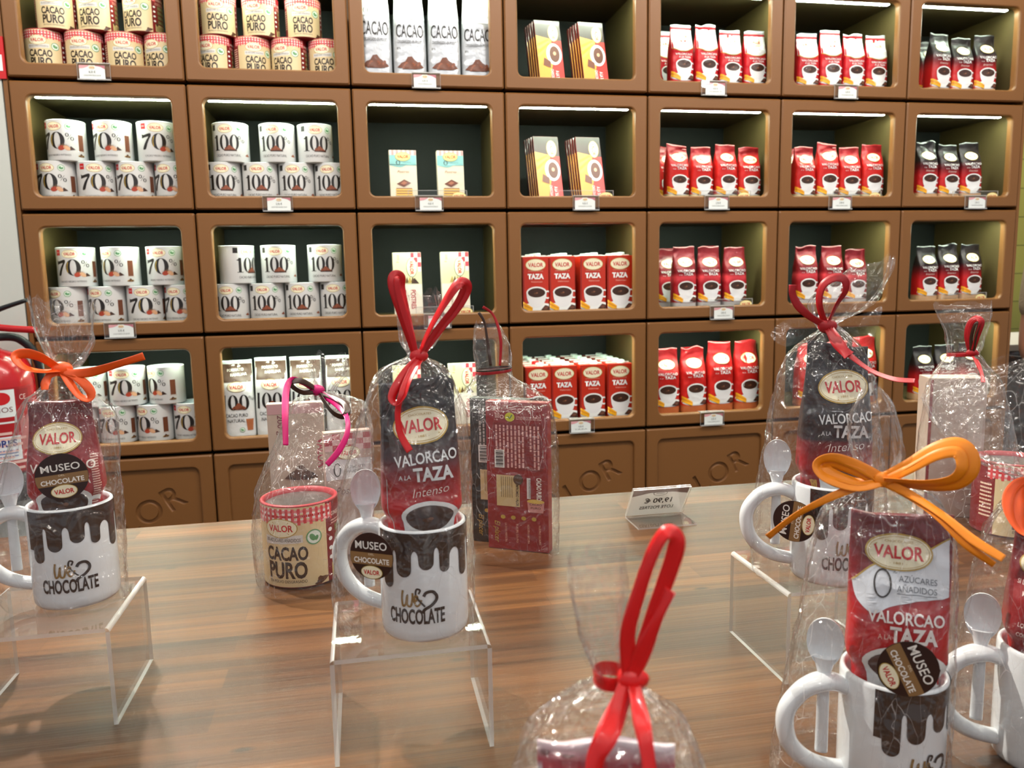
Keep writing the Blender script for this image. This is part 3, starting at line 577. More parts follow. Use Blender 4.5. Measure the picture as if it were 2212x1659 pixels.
def bar_art(kind, w, h):
    A = Art()
    if kind == 'cream':
        A.rect(-w*.49, h*.9, w*.49, h*.995, P('B98A8A'), 0)
        for k in range(6): A.rect(-w*.49+w*.163*k, h*.9, -w*.49+w*.163*k+w*.08, h*.995, P('D9BDB8'), 1)
        A.rect(-w*.49, h*.7, w*.49, h*.9, TEAL, 0); A.poly(spline([(-w*.49, h*.7), (-w*.1, h*.66), (w*.2, h*.72), (w*.49, h*.7)], 4)+[(w*.49, h*.72), (-w*.49, h*.72)], TEAL, 0)
        A.put(logo(w*.56, cream=P('D9DC8A')), 0, h*.87, dl=1); A.ring(-w*.18, h*.75, w*.075, h*.045, w*.05, h*.04, INK, 2, 18); A.txt('azucares', w*.15, h*.75, w*.3, h*.02, P('5A7A7A'), 2)
        A.txt('Postres', 0, h*.55, w*.44, h*.05, P('A06A4A'), 2, 0, .3); A.poly([(-w*.26, h*.33), (0, h*.27), (w*.28, h*.35), (w*.02, h*.42)], P('6B3A2A'), 2); A.poly([(-w*.12, h*.34), (0, h*.31), (w*.13, h*.355), (w*.01, h*.385)], P('A5664A'), 3)
        for k in range(3): A.rect(-w*.3, h*(.1+.05*k), w*.32, h*(.13+.05*k), P('E3B65A'), 2); A.rect(-w*.28, h*(.13+.05*k), w*.3, h*(.15+.05*k), P('8A5A3A'), 2)
    else:
        A.rect(-w*.49, h*.5, w*.49, h*.995, P('CFC9A0'), 0); r = 8
        for a_ in range(5):
            for b_ in range(5):
                if a_+b_ < 7: continue
        for a_ in range(4):
            for b_ in range(4-a_):
                u0 = w*.49-w*.12*(a_+1); v0 = h*.995-h*.075*(b_+1); A.rect(u0, v0, u0+w*.12, v0+h*.075, (P('C23A44'), P('E9C9C4'))[(a_+b_) % 2], 1)
        A.put(logo(h*.3, rim=P('2F4A38'), cream=P('DDE0BE')), w*.16, h*.76, -PI/2, 1, 1); A.txt('200 g', -w*.34, h*.9, h*.13, w*.08, P('8A7A50'), 2, 0, 0, -PI/2)
        for k in range(4): A.poly([(-w*.2+w*.1*k, h*.52), (-w*.12+w*.1*k, h*.62), (-w*.06+w*.1*k, h*.52)], P('5A4020') if k % 2 else P('B39A50'), 2)
        A.poly([(w*.12, h*.51), (w*.24, h*.6), (w*.4, h*.51)], P('3A2218'), 2); A.rect(-w*.49, .001, w*.49, h*.5, P('E3D9C8'), 0)
        A.txt('POSTRES', w*.1, h*.26, h*.3, w*.16, P('B02A3A'), 2, .02, 0, -PI/2); A.txt('Chocolate', -w*.18, h*.28, h*.26, w*.1, P('8A5A4A'), 2, 0, 0, -PI/2)
    return A
PAPER = mat('pack_card', 'D8CFBA', rough=.5)
BAR = {'cream': pack(.084, .022, .155, PAPER, bar_art('cream', .084, .155)), 'gold': pack(.09, .02, .2, PAPER, bar_art('gold', .09, .2))}
def tablets(i, r, px, lean, n, who):
    for k in range(n):
        y = YF+.062+k*.0185; x = ony(px, (150, 400)[r], YF+.062).x; o = bpy.data.objects.new('chocolate_tablet', TAB); C.objects.link(o)
        o.location = (x-.003*k, y, zs(r)+FLZ+.0035); o.rotation_euler = (-R(lean), 0, R(4))
        tag(o, f'boxed chocolate tablet, {["front", "second", "third", "fourth", "rearmost"][k]} of the {who} stack, {ROWN[r]} row, middle column', 'tablet', 'boxed chocolate tablets in the middle column')
for r, a_, b_ in ((0, 1193, 1288), (1, 1190, 1282)): tablets(3, r, a_, 17, 5, 'left'); tablets(3, r, b_, 17, 5, 'right')
for r, kind, pxs, py in ((1, 'cream', (872, 974), 400), (2, 'gold', (882, 985), 640), (3, 'gold', (880, 1000), 830)):
    for q, px in enumerate(pxs):
        o = bpy.data.objects.new('chocolate_bar', BAR[kind]); C.objects.link(o); y = YF+.075; o.location = (ony(px, py, y).x, y, zs(r)+FLZ+.002); o.rotation_euler = (-R(5), 0, R(2))
        tag(o, f'{"cream and teal" if kind == "cream" else "gold and gingham"} chocolate bar box, {["left", "right"][q]} of two, {ROWN[r]} row of the third column', 'chocolate bar', 'chocolate bar boxes in the third column')
w, h = .086, .182
A = Art(); A.put(logo(w*.78), 0, h*.855, dl=1); A.txt('CHOCOLATE A LA', 0, h*.735, w*.56, h*.018, P('F0B0A0'), 2); A.txt('TAZA', 0, h*.61, w*.62, h*.085, WHITE, 2, .05); A.txt('Valorcao', w*.04, h*.545, w*.42, h*.03, P('F0B0A0'), 2, 0, .35)
A.put(cup(w*.78), w*.02, h*.37, dl=1); A.rect(-w*.49, .001, w*.49, h*.06, P('D8C0A0'), 0); A.rect(-w*.49, .002, -w*.45, h*.95, P('8A1A14'), 0)
mb = MB(); mb.box(-w/2, -.03, 0, w/2, .03, h, mat('carton_red', 'BC2C16', rough=.35, coat=.3), .001, None)
mb.decal(A, flat(-.03, w/2), .02); mb.decal(Art().txt('VALOR', 0, h*.7, h*.3, w*.2, WHITE, 1, .02, 0, PI/2), lambda u, v, l: (w/2+l, u, v), .2)
mb.box(-w/2+.003, -.004, h, w/2-.003, .002, h+.004, mat('carton_fold', 'C9D3CE', rough=.4)); CART = mb.mesh('carton_box')
mb = MB(); mb.lathe([(.0125, h+.0005), (.0125, h+.009), (.0115, h+.0105), (.0004, h+.0105)], mat('carton_cap', 'CFE3DA', rough=.35), 20, .008, -.014); CAPW = mb.mesh('cap')
mb = MB(); mb.lathe([(.0125, h+.0005), (.0125, h+.009), (.0115, h+.0105), (.0004, h+.0105)], mat('carton_cap_red', 'C81A1A', rough=.35), 20, .008, -.014); CAPR = mb.mesh('cap')
for r, rows in ((2, 3), (3, 5)):
    for d in range(rows):
        y = YF+.052+.03+d*.0615; X = spread([ony(p, (600, 840)[r-2], YF+.052).x for p in ((1157, 1213, 1281, 1339) if r == 2 else (1163, 1219, 1280, 1339))], .0885, xs(3)+.02+.043, xs(4)-.02-.043)
        for q, x in enumerate(X):
            t = thing('chocolate_carton', f'red chocolate carton, {ORD[q]} from left, {["front", "second", "third", "fourth", "rear"][d]} rank, {ROWN[r]} row, middle column', 'carton', (x, y, zs(r)+FLZ+.0005), R(rnd.uniform(-1, 1)*.6), 'red drinking chocolate cartons')
            link('carton_box', CART, t); link('cap', CAPR if (r == 3 and d == 1 and q == 0) else CAPW, t)
# ---------------------------------------------------------------- price tags and front stops
def tag_card(price, line):
    A = Art(); A.rect(-.033, 0, .033, .036, P('E9EEEA'), 0); A.poly(spline([(-.033, .027), (-.02, .029), (-.008, .034)], 4)+[(-.033, .036)][:0]+[(-.008, .036), (-.033, .036)], P('DDA0A4'), 1)
    A.poly([(.008, .036)]+spline([(.008, .0345), (.022, .032), (.033, .026)], 4)+[(.033, .036)], P('B7707C'), 1); A.put(logo(.016, cream=P('EAD9B8'), rim=P('EAD9B8'), ink=P('C9803A')), 0, .0305, dl=1)
    A.txt(price, 0, .0155, .017, .006, P('6A6F6C'), 2); A.txt(line, 0, .0075, .044, .0038, P('7E8380'), 2); return A
TAGS = [(0, 0, 205, '8,25 €', 'CACAO PURO POLVO 250 GR', 'gingham cocoa cans'), (2, 0, 920, '4,05 €', 'CACAO DESGRASADO', 'silver pouches'), (4, 0, 1541, '4,05 €', 'VALORCAO 0%', 'sugar free pouches'), (5, 0, 1827, '4,05 €', 'VALORCAO 0%', 'sugar free pouches'),
 (1, 1, 600, '5,95 €', 'CACAO PURO NATURAL 250 GR', '100 percent cans'), (2, 1, 927, '4,05 €', 'CHOCOLATE POSTRES 0%', 'cream and teal bars'), (3, 1, 1265, '4,05 €', 'CHOCOLATE A LA TAZA', 'tablet stacks'), (4, 1, 1547, '3,95 €', 'VALORCAO', 'red pouches'), (5, 1, 1813, '3,95 €', 'VALORCAO', 'red pouches'), (6, 1, 2105, '3,95 €', 'VALORCAO INTENSO', 'black and red pouches'),
 (0, 2, 258, '5,95 €', 'CACAO NEGRO 70% 250 GR', '70 percent cans'), (2, 2, 945, '4,05 €', 'CHOCOLATE POSTRES', 'gold gingham bars'), (4, 2, 1558, '3,95 €', 'VALORCAO', 'dark red pouches'), (1, 3, 632, '8,95 €', 'CACAO PURO NATURAL', 'family pouches'), (3, 3, 1256, '4,05 €', 'TAZA', 'red cartons'), (4, 3, 1537, '3,95 €', 'VALORCAO', 'large red pouches')]
hold = MB(); hold.box(-.042, -.0055, .0, .042, -.003, .047, ACRYL); hold.box(-.042, -.0105, .0, .042, -.0055, .003, EDGE); hold.box(-.042, -.006, .0445, .042, .02, .047, EDGE); hold.box(-.0425, -.0056, 0, -.042, -.0029, .047, EDGE); hold.box(.042, -.0056, 0, .0425, -.0029, .047, EDGE)
HOLD = hold.mesh('clear_holder')
for i, r, px, pr, ln, what in TAGS:
    x = ony(px, (165, 437, 685, 905)[r], YF).x
    t = thing('price_tag', f'price card in clear holder under the {what}, {ROWN[r]} row, {COLN[i]} column', 'price tag', (x, YF-.001, zs(r)+OZ0-.0455), 0, 'price tags on the cabinet edges')
    link('clear_holder', HOLD, t); k = -.004 if px in (205, 920, 1256, 1265) else .004
    mb = MB(); mb.decal(tag_card(pr, ln), lambda u, v, l: (u+k, -.0058-l, v+.0035), .2); mb.box(-.033+k, -.0059, .0035, .033+k, -.0056, .0395, P('E9EEEA')); mb.obj('price_card', t)
stop = MB(); stop.box(-.09, 0, 0, .09, .0025, .03, ACRYL); stop.box(-.09, -.0002, .03, .09, .0027, .0312, EDGE); stop.box(.09, -.0002, 0, .0912, .0027, .0312, EDGE); stop.box(-.0912, -.0002, 0, -.09, .0027, .0312, EDGE); STOP = stop.mesh('clear_stop')
mb = MB(); mb.decal(logo(.044, cream=P('EFE6A8')), lambda u, v, l: (u+.066, -.001-l, v+.013), .2); mb.box(.05, -.0012, .004, .082, -.0003, .022, CREAM); SLOGO = mb.mesh('oval_sticker')
for i, r, px, what in ((2, 1, 945, 'cream and teal bars'), (3, 1, 1265, 'tablet stacks'), (4, 1, 1565, 'red pouches'), (5, 1, 1850, 'red pouches'), (6, 1, 2105, 'black pouches'), (2, 2, 960, 'gold bars'), (4, 2, 1570, 'dark red pouches'), (6, 2, 2080, 'black pouches')):
    x = min(ony(px, (165, 415, 645, 905)[r], YF+.04).x, xs(i+1)-.115); t = thing('shelf_stop', f'clear front stop with oval sticker, before the {what}, {ROWN[r]} row, {COLN[i]} column', 'shelf stop', (x, YF+.0335, zs(r)+FLZ+.0004), 0, 'clear front stops in the cabinets')
    link('clear_stop', STOP, t); link('oval_sticker', SLOGO, t, 'cream oval sticker')
# ================================================================ the display table
TZ = .9
t = thing('display_table', 'long wooden display table in front of the shelf wall, carrying the gift sets', 'table', (-.25, -1.1, 0))
mb = MB(); mb.box(-1.5, -.62, TZ-.045, 1.75, .655, TZ, WOOD, .003); mb.obj('tabletop', t)
mb = MB(); mb.box(-1.42, -.56, TZ-.15, 1.67, .585, TZ-.046, WOOD, .002); mb.obj('apron', t)
for x in (-1.38, 1.63):
    for y in (-.52, .545):
        mb = MB(); mb.box(x-.04, y-.04, 0, x+.04, y+.04, TZ-.151, WOOD, .003); mb.obj('leg', t)
# ---------------------------------------------------------------- clear risers
def riser(x0, x1, y0, y1, label):
    t = thing('acrylic_riser', label, 'display stand', ((x0+x1)/2, (y0+y1)/2, TZ), 0, 'clear acrylic risers'); w = (x1-x0)/2; d = (y1-y0)/2; h = .1; q = .004
    mb = MB(); mb.box(-w+q, -d, h-q, w-q, d, h, ACRYL, mats={2: EDGE, 3: EDGE}); mb.obj('top_plate', t)
    for s in (-1, 1):
        mb = MB(); a, b = (s*w, s*(w-q)) if s < 0 else (s*(w-q), s*w)
        mb.box(a, -d, 0.0002, b, d, h-q, ACRYL, mats={0: EDGE, 2: EDGE, 3: EDGE})
        rows = [[(s*(w-q)+s*(q*math.sin(k*PI/12)), y, h-q+q*math.cos(k*PI/12)) for y in (-d, d)] for k in range(7)]; mb.grid(rows, EDGE); mb.obj('leg_plate', t)
RZ = TZ+.1
riser(-1.103, -.959, -1.108, -.973, 'clear acrylic riser under the orange ribboned mug set beside the fire extinguisher')
riser(-.748, -.605, -1.224, -1.096, 'clear acrylic riser under the middle mug set with dark pouch and red bow')
riser(-.290, -.147, -1.183, -1.056, 'clear acrylic riser under the red bowed mug set behind the front orange bow')
# ---------------------------------------------------------------- mugs
MR, MHH = .041, .105
DRIPC = mat('glazed_chocolate_print', '2E1C12', rough=.15, coat=.25)
def mugfn(u, v, l):
    a = R(180)+u/MR; return ((MR+l)*math.cos(a), (MR+l)*math.sin(a), v)
def mug_body():
    mb = MB(); n = 64
    mb.lathe([(.0005, .003), (.034, .003), (.0355, .0), (.0385, .0005), (.0405, .004), (MR, .01), (MR, .101), (MR-.0008, .104), (MR-.0025, MHH), (MR-.0042, .104), (MR-.005, .1), (MR-.005, .012), (MR-.009, .007), (.0005, .0065)], CERAM, n)
    A = Art(); drips = [(63, 9, .053), (88, 10, .041), (117, 9.5, .034), (141, 7, .038), (174, 9, .047), (199, 8.5, .036), (224, 8, .05), (249, 8.5, .034), (276, 8, .043), (305, 8, .052)]
    def low(a):
        for k, (c, hw, L) in enumerate(drips):
            d = abs(a-c)
            if d <= hw: return max(L-hw*R(1)*MR*(1-math.sqrt(max(0, 1-(d/hw)**2))), .04 if a < 57 else 0)
            if k+1 < len(drips) and c+hw < a < drips[k+1][0]-drips[k+1][1]:
                e0, e1 = c+hw, drips[k+1][0]-drips[k+1][1]; s_ = min(1, abs(a-(e0+e1)/2)/((e1-e0)/2)); return .0165+.003*math.sin(c)+.009*(1-math.sqrt(1-s_*s_))
        return .04
    st = .5; a = 45
    while a < 315:
        b = a+st; u0, u1 = R(a)*MR, R(b)*MR; q = [(u0, .1035-low(a)), (u1, .1035-low(b)), (u1, .1032), (u0, .1032)]
        A.add([(q[0], q[1], q[2]), (q[0], q[2], q[3])], DRIPC, 1); a = b
    c = R(102)*MR; INKC = P('2A1A12', .3); BZ = P('8A6A34', .3)
    A.txt('CHOCOLATE', c, .0195, .053, .0135, INKC, 2, .03)
    s = lambda pts, w, m: A.stroke(spline([(c+x, .0195+y) for x, y in pts], 6), w, m, 3)
    s([(-.0115, .031), (-.0125, .024), (-.0118, .0165), (-.009, .0185), (-.0072, .027), (-.0075, .018), (-.0045, .0165), (-.0028, .022), (-.0022, .029)], .0019, BZ)
    s([(-.002, .0205), (.001, .022), (.002, .0255), (.0, .0262), (-.0008, .0215), (.001, .0168), (.004, .0185), (.0055, .0225)], .0018, BZ)
    s([(.003, .028), (.0045, .0315), (.0015, .0325), (.0005, .0275), (.003, .0225), (.0085, .016)], .0017, INKC)
    s([(.0075, .0255), (.010, .029), (.0155, .0295), (.019, .0255), (.0185, .021), (.014, .0165), (.0085, .0135), (.006, .010)], .0028, INKC)
    mb.decal(A, mugfn, .005, .00025, .00012); return mb.mesh('mug_body')
MUGB = mug_body()
def mug_handle():
    mb = MB(); RX = -.0575
    pts = catmull([(-.0375, 0, .0885), (-.048, 0, .0935), (RX, 0, .0945), (-.068, 0, .0915), (-.0775, 0, .085), (-.0868, 0, .072), (-.0885, 0, .057), (-.084, 0, .041), (-.073, 0, .0285), (-.058, 0, .0205), (-.038, 0, .0165)], 8)
    N_ = len(pts); mb.tube(pts, [.0068+.0006*math.sin(k/N_*PI) for k in range(N_)], CERAM, 18, True, [1.0+.5*math.exp(-((pts[k].x-RX)/.016)**2)*(pts[k].z > .05) for k in range(N_)], Vector((0, 1, 0))); return mb.mesh('handle')
MUGH = mug_handle()
def make_spoon():
    mb = MB(); n = 28; f_, b_ = [], []
    for i in range(9):
        r = math.sin(i/8*PI/2); f_.append([]); b_.append([])
        for k in range(n):
            a = 2*PI*k/n; w = .0142*(1+.10*math.sin(a)); x = w*r*math.cos(a); z = .1275+.0212*r*math.sin(a); q = math.sqrt(max(0, 1-r*r))
            f_[-1].append((x, .0005+.0052*q, z)); b_[-1].append((x, .0028*(1-r**6)*0+.0022+.0068*q, z))
    mb.grid(f_, CERAM, True); mb.grid(b_, CERAM, True); mb.grid([f_[-1], b_[-1]], CERAM, True)
    mb.obj
    me = mb.mesh('spoon_bowl')
    m2 = MB(); pts = catmull([(0, .003, .1145), (0, .0025, .106), (0, .0015, .097), (0, .0, .08), (0, -.0005, .055), (0, 0, .033)], 6); N_ = len(pts)
    m2.tube(pts, [.0042+.0052*max(0, 1-k/(N_*.42))**1.5+.0010*(k/N_) for k in range(N_)], CERAM, 14, True, .55, Vector((1, 0, 0)) if False else Vector((0, 1, 0)))
    return me, m2.mesh('spoon_stem')
SPB, SPS = make_spoon()
def mug(x, y, z, va, label, spoon=None):
    rz = azc((x, y))+R(va)-PI
    t = thing('mug', label, 'mug', (x, y, z+.0006), rz, 'white mugs with chocolate drip print'); link('mug_body', MUGB, t); link('handle', MUGH, t)
    if spoon:
        c = math.cos(rz); s = math.sin(rz); sx, sy = x-.0575*c, y-.0575*s
        q = thing('spoon', spoon, 'spoon', (sx, sy, z+.0002), face((sx, sy), 0), 'white ceramic spoons'); link('spoon_bowl', SPB, q); link('spoon_stem', SPS, q)
    return t
# ---------------------------------------------------------------- cellophane bags, ribbons, stickers
def film(parent, base, rings, seed, knot, z0, amp=.0058, n=128, off=0, top_jag=.008, fine=12):
    fine = 12; n = 128
    c = tocam(base); P_ = []
    for xl, yl, xr, yr, b in rings:
        L_, R_ = VP(xl, yl, base, off), VP(xr, yr, base, off); P_.append(((L_+R_)/2, (R_-L_)/2, b))
    cen = catmull([p[0] for p in P_], fine); ax = catmull([p[1] for p in P_], fine); bs = catmull([(p[2], 0, 0) for p in P_], fine); zk = knot; N_ = len(cen); rows = []
    for i in range(N_):
        row = []; z = cen[i].z; dk = abs(z-zk); pl = amp*(.22+1.1*math.exp(-dk/.028))*min(1, (ax[i].length+.003)/.016); up = z > zk
        for k in range(n):
            a = 2*PI*k/n; ca, sa = math.cos(a), math.sin(a); e = .62
            x = math.copysign(abs(ca)**e, ca); y = math.copysign(abs(sa)**e, sa)
            fold = 1-2*abs(noise.noise(Vector((ca*3.1+seed, sa*3.1, z*5+seed)))) ; fold2 = 1-2*abs(noise.noise(Vector((ca*6.5, sa*6.5+seed, z*9))))
            cr = noise.noise(Vector((x*2.2+seed, y*2.2, z*38)))*.5+abs(noise.noise(Vector((ca*4+seed*2, sa*4, z*60+ca*6))))*.8
            q_ = Vector((x*ax[i].length, y*bs[i].x, z*.62))+Vector((seed, 0, 0)); vd = noise.voronoi(q_*42)[0]; vd2 = noise.voronoi(q_*95+Vector((5, 2, 1)))[0]
            d = pl*(fold*.9+fold2*.7-.9)+amp*.5*(cr-.35)*min(1, dk/.02+.15)-min(1, dk/.03+.2)*(.0034*min(vd[1]-vd[0], .7)+.0012*min(vd2[1]-vd2[0], .7))+min(1, max(0, zk-z)/.05)*.0045
            nrm = (ax[i].normalized()*ca + c*sa)
            p = cen[i]+ax[i]*x+c*(bs[i].x*y)+nrm*d
            if i < 3: p.z += top_jag*(1-i/3)*(noise.noise(Vector((ca*2.5, sa*2.5, seed*3)))*1.6)
            p.z = max(p.z, z0+.0012); row.append(p)
        rows.append(row)
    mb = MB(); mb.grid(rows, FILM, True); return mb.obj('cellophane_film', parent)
def ribbon(parent, name, base, pts, w, m, twist=(0, 0), strands=1, n=9, crease=.22, gap=0):
    c = tocam(base); path = catmull([VP(p[0], p[1], base, p[2]) for p in pts], n); N_ = len(path); mb = MB(); r = random.Random(len(pts)*7+int(pts[0][0]))
    for s_ in range(strands):
        rows = []; ph = r.uniform(0, 6)
        for i, p in enumerate(path):
            t = (path[min(i+1, N_-1)]-path[max(i-1, 0)]).normalized(); v = (p-C0).normalized(); q = t.cross(v).normalized(); q2 = q.cross(t)
            f = i/(N_-1); a = R(twist[0]+(twist[1]-twist[0])*f)+.25*math.sin(f*7+ph); wd = q*math.cos(a)+q2*math.sin(a); nd = wd.cross(t)
            ww = w*(1-.12*math.sin(f*9+ph)); o = wd*((s_-(strands-1)/2)*(w+gap)*(.35+.65*math.sin(f*PI)))+nd*.0006*s_
            pr = [(-.5, 0), (-.28, crease*.7), (-.06, -crease*.25), (.2, crease), (.5, 0)]
            front = [p+o+wd*(x*ww)+nd*(y*ww*.6) for x, y in pr]; back = [p+o+wd*(x*ww)+nd*(y*ww*.6-.0005) for x, y in pr[::-1]]; rows.append(front+back)
        mb.grid(rows, m, True, True, True, True)
    return mb.obj(name, parent)
def knot(parent, base, px, py, off, r, m):
    p = VP(px, py, base, off); c = tocam(base); rt = Vector((-c.y, c.x, 0)); mb = MB(); rows = []
    for i in range(9):
        th = PI*i/8; rows.append([p+rt*(r*1.25*math.sin(th)*math.cos(2*PI*k/18)*(1+.18*math.cos(3*2*PI*k/18)))+c*(r*.8*math.sin(th)*math.sin(2*PI*k/18))+Vector((0, 0, r*math.cos(th))) for k in range(18)])
    mb.grid(rows, m, True); return mb.obj('knot', parent)
def band(parent, base, xl, yl, xr, yr, b, w, m):
    c = tocam(base); L_, R_ = VP(xl, yl, base), VP(xr, yr, base); ce = (L_+R_)/2; ax = (R_-L_)/2; rows = []
    for i, (s, z) in enumerate(((1.0, -w/2), (1.06, -w/4), (1.0, 0), (1.07, w/4), (1.0, w/2))):
        rows.append([ce+ax*(s*math.cos(2*PI*k/40))+c*(b*s*math.sin(2*PI*k/40))+Vector((0, 0, z)) for k in range(40)])
    mb = MB(); mb.grid(rows, m, True); return mb.obj('neck_band', parent)
def bow(root, base, m): return link_empty('ribbon_bow', root)
def link_empty(name, parent):
    o = bpy.data.objects.new(name, None); C.objects.link(o); o.parent = parent; o.empty_display_size = .02; return o
def sticker(root, px, py, base, off, rot, yaw=0, r=.0215, pitch=0):
    A = Art(); A.ell(0, 0, r, r, P('2E1711', .3), 0, 48); h = .0055; k = math.sqrt(r*r-h*h)*.985; y0 = -.0025
    arc = lambda s: [(r*.97*math.cos(t), r*.97*math.sin(t)) for t in s]
    t0 = math.asin((y0-h)/r*1.0); t1 = math.asin((y0+h)/r)
    A.poly([(r*.985*math.cos(t0+(t1-t0)*i/8), r*.985*math.sin(t0+(t1-t0)*i/8)) for i in range(9)]+[(-r*.985*math.cos(t1+(t0-t1)*i/8), r*.985*math.sin(t1+(t0-t1)*i/8)) for i in range(9)], P('8C6A42', .3), 1)
    A.txt('MUSEO', 0, .0062, r*1.46, .0068, P('F2EEE6', .3), 2, .01); A.txt('DEL', 0, .0008, .0055, .0018, P('E6D6B8', .3), 2); A.txt('CHOCOLATE', 0, -.0062, r*1.62, .0046, P('F2EEE6', .3), 2, .02)
    A.put(logo(r*1.0), 0, -.0142, dl=2)
    mb = MB(); mb.decal(A, lambda u, v, l: (u, -l, v), .05, .0005, .0002); mb.grid([[(r*math.cos(2*PI*i/48), y, r*math.sin(2*PI*i/48)) for i in range(48)] for y in (0, -.0004)], P('2E1711', .3), True, True, True, True)
    o = mb.obj('sticker', root, label='round brown sticker with white lettering'); p = VP(px, py, base, off)
    o.matrix_world = Matrix.Translation(p) @ Matrix.Rotation(face(base, yaw), 4, 'Z') @ Matrix.Rotation(R(pitch), 4, 'X') @ Matrix.Rotation(-R(rot), 4, 'Y'); return o
ORANGE = mat('orange_raffia', 'F08A0C', rough=.45); ORANGE2 = mat('bright_orange_raffia', 'F25A14', rough=.42); RIBR = mat('red_raffia', 'C80F16', rough=.4, coat=.2); RIBD = mat('dark_red_raffia', 'A80F18', rough=.42)
MAG = mat('magenta_ribbon', 'C8146A', rough=.4); RBRN = mat('brown_ribbon', '3A2418', rough=.4); RIBV = mat('vivid_red_ribbon', 'EA1C1C', rough=.35, coat=.3)
def bag(label): return thing('gift_bag', label, 'gift bag', (0, 0, 0), 0, 'clear cellophane gift bags tied with ribbon')
def R2(rows): return [(xl, y, xr, y, b) if len(q) == 4 else q for q in rows for (y, xl, xr, b) in ([q] if len(q) == 4 else [(0, 0, 0, 0)])]
def big_pouch(m, art, base, z, w, d, h, va, label, seed, roll=0, tilt=0, amp=.0035, taper=.12, off=0):
    b = Bag(w, d, h, seed, amp, taper, 34, .094/h); me = b.mesh(m, art, n=72, rows=64, L=.006); o = bpy.data.objects.new('pouch', me); C.objects.link(o)
    c = tocam(base)*off; o.location = (base[0]+c.x, base[1]+c.y, z); o.rotation_euler = (R(tilt), R(roll), face(base, va)); tag(o, label, 'pouch', 'chocolate pouches standing in the mugs'); return o
# ---- gift set with the orange bow at the left, on the first riser
B1 = (-1.015, -1.017)
mug(*B1, RZ, -112, 'white drip mug holding the dark red pouch, on the riser near the fire extinguisher', 'white spoon in the mug handle beside the fire extinguisher')
w, h = .074, .1975
A = Art(); A.put(logo(w*.72, True), -w*.06, h*.815, dl=1); A.txt('VALORCAO', 0, h*.655, w*.86, h*.042, P('E8DCD2'), 2, .015); A.txt('A LA TAZA', w*.04, h*.58, w*.6, h*.042, P('E8DCD2'), 2, .02); A.put(cup(w*.8, False, False), -w*.02, h*.485, dl=1)
A.rect(w*.36, h*.42, w*.475, h*.74, P('8E1A20'), 0); A.lines(w*.37, w*.47, h*.43, h*.73, 24, P('E0B9A8'), 1, 5)
big_pouch(ramp_mat('plain_red_print', [(0, 'B81C1C'), (.5, 'AE1A1E'), (.75, '7E141B'), (1, '5E0F16')], h, coat=.2), A, B1, RZ+.0125, w, .045, h, -8, 'dark red pouch in the mug beside the fire extinguisher', 2.2, amp=.003, taper=.22)
g = bag('cellophane bag with orange bow and flared top, leftmost on the table'); b1 = link_empty('ribbon_bow', g)
film(g, B1, R2([(650, 60, 208, .012), (700, 70, 205, .017), (745, 88, 203, .018), (785, 112, 178, .012), (803, 118, 150, .009), (822, 104, 158, .012), (850, 78, 200, .022), (868, 58, 228, .03), (900, 48, 246, .036), (1000, 18, 253, .044), (1100, -4, 259, .049), (1200, -14, 266, .051), (1270, -6, 268, .050), (1296, 10, 266, .047)]), 1.3, VP(130, 800, B1).z, RZ, fine=8)
knot(b1, B1, 131, 797, .014, .0075, ORANGE2)
ribbon(b1, 'loop', B1, [(128, 797, .016), (95, 775, .02), (62, 764, .024), (38, 766, .026), (34, 777, .03), (55, 795, .032), (90, 802, .026), (126, 800, .018)], .0088, ORANGE2, (10, 60))
ribbon(b1, 'tail', B1, [(130, 800, .017), (160, 806, .022), (200, 803, .03), (250, 788, .034), (311, 769, .038)], .0085, ORANGE2, (0, -20))
ribbon(b1, 'loop', B1, [(138, 806, .017), (155, 835, .028), (172, 856, .034), (190, 862, .036), (197, 850, .036), (186, 832, .032), (165, 815, .024), (142, 803, .018)], .0082, ORANGE2, (40, -10))
ribbon(b1, 'tail', B1, [(122, 803, .017), (106, 812, .022), (98, 828, .026), (97, 842, .03)], .007, ORANGE2)
sticker(g, 134, 1030, B1, .0590, 4, -10, .0232)
# ---- middle gift set: dark pouch, red bow
B2 = (-.66, -1.171)
mug(*B2, RZ, -114, 'white drip mug on the middle riser, fully in view', 'white spoon in the handle of the mug on the middle riser')
w, h = .076, .222
A = Art(); A.put(logo(w*.74, True), w*.02, h*.825, R(4), 1, 1); A.txt('VALORCAO', w*.06, h*.68, w*.8, h*.042, P('DDE0E0'), 2, .015, 0, R(5)); A.txt('A LA', -w*.22, h*.618, w*.15, h*.018, P('DDE0E0'), 2); A.txt('TAZA', w*.14, h*.612, w*.5, h*.052, P('DDE0E0'), 2, .035, 0, R(3)); A.txt('Intenso', w*.1, h*.55, w*.46, h*.036, P('F2E4DA'), 2, -.012, .35, R(8))
A.put(cup(w*.74, False, False), w*.08, h*.455, 0, 1, 1); A.stroke([(-w*.44, h*.62), (-w*.43, h*.5), (-w*.41, h*.33)], w*.008, P('B8B4B0'), 1)
INT2 = ramp_mat('intenso_print_tall', [(0, 'C01C1C'), (.5, 'C01A1E'), (.6, '8E141A'), (.7, '3A1014'), (.77, '1B1214'), (1, '141114')], h, rough=.3, coat=.15, bump=(36, .3))
big_pouch(INT2, A, B2, RZ+.0125, w, .046, h, 4, 'black to red chocolate pouch in the mug on the middle riser', 5.1, amp=.0034, taper=.12)
g = bag('cellophane bag with tall red looped bow around the middle mug set'); b1 = link_empty('ribbon_bow', g)
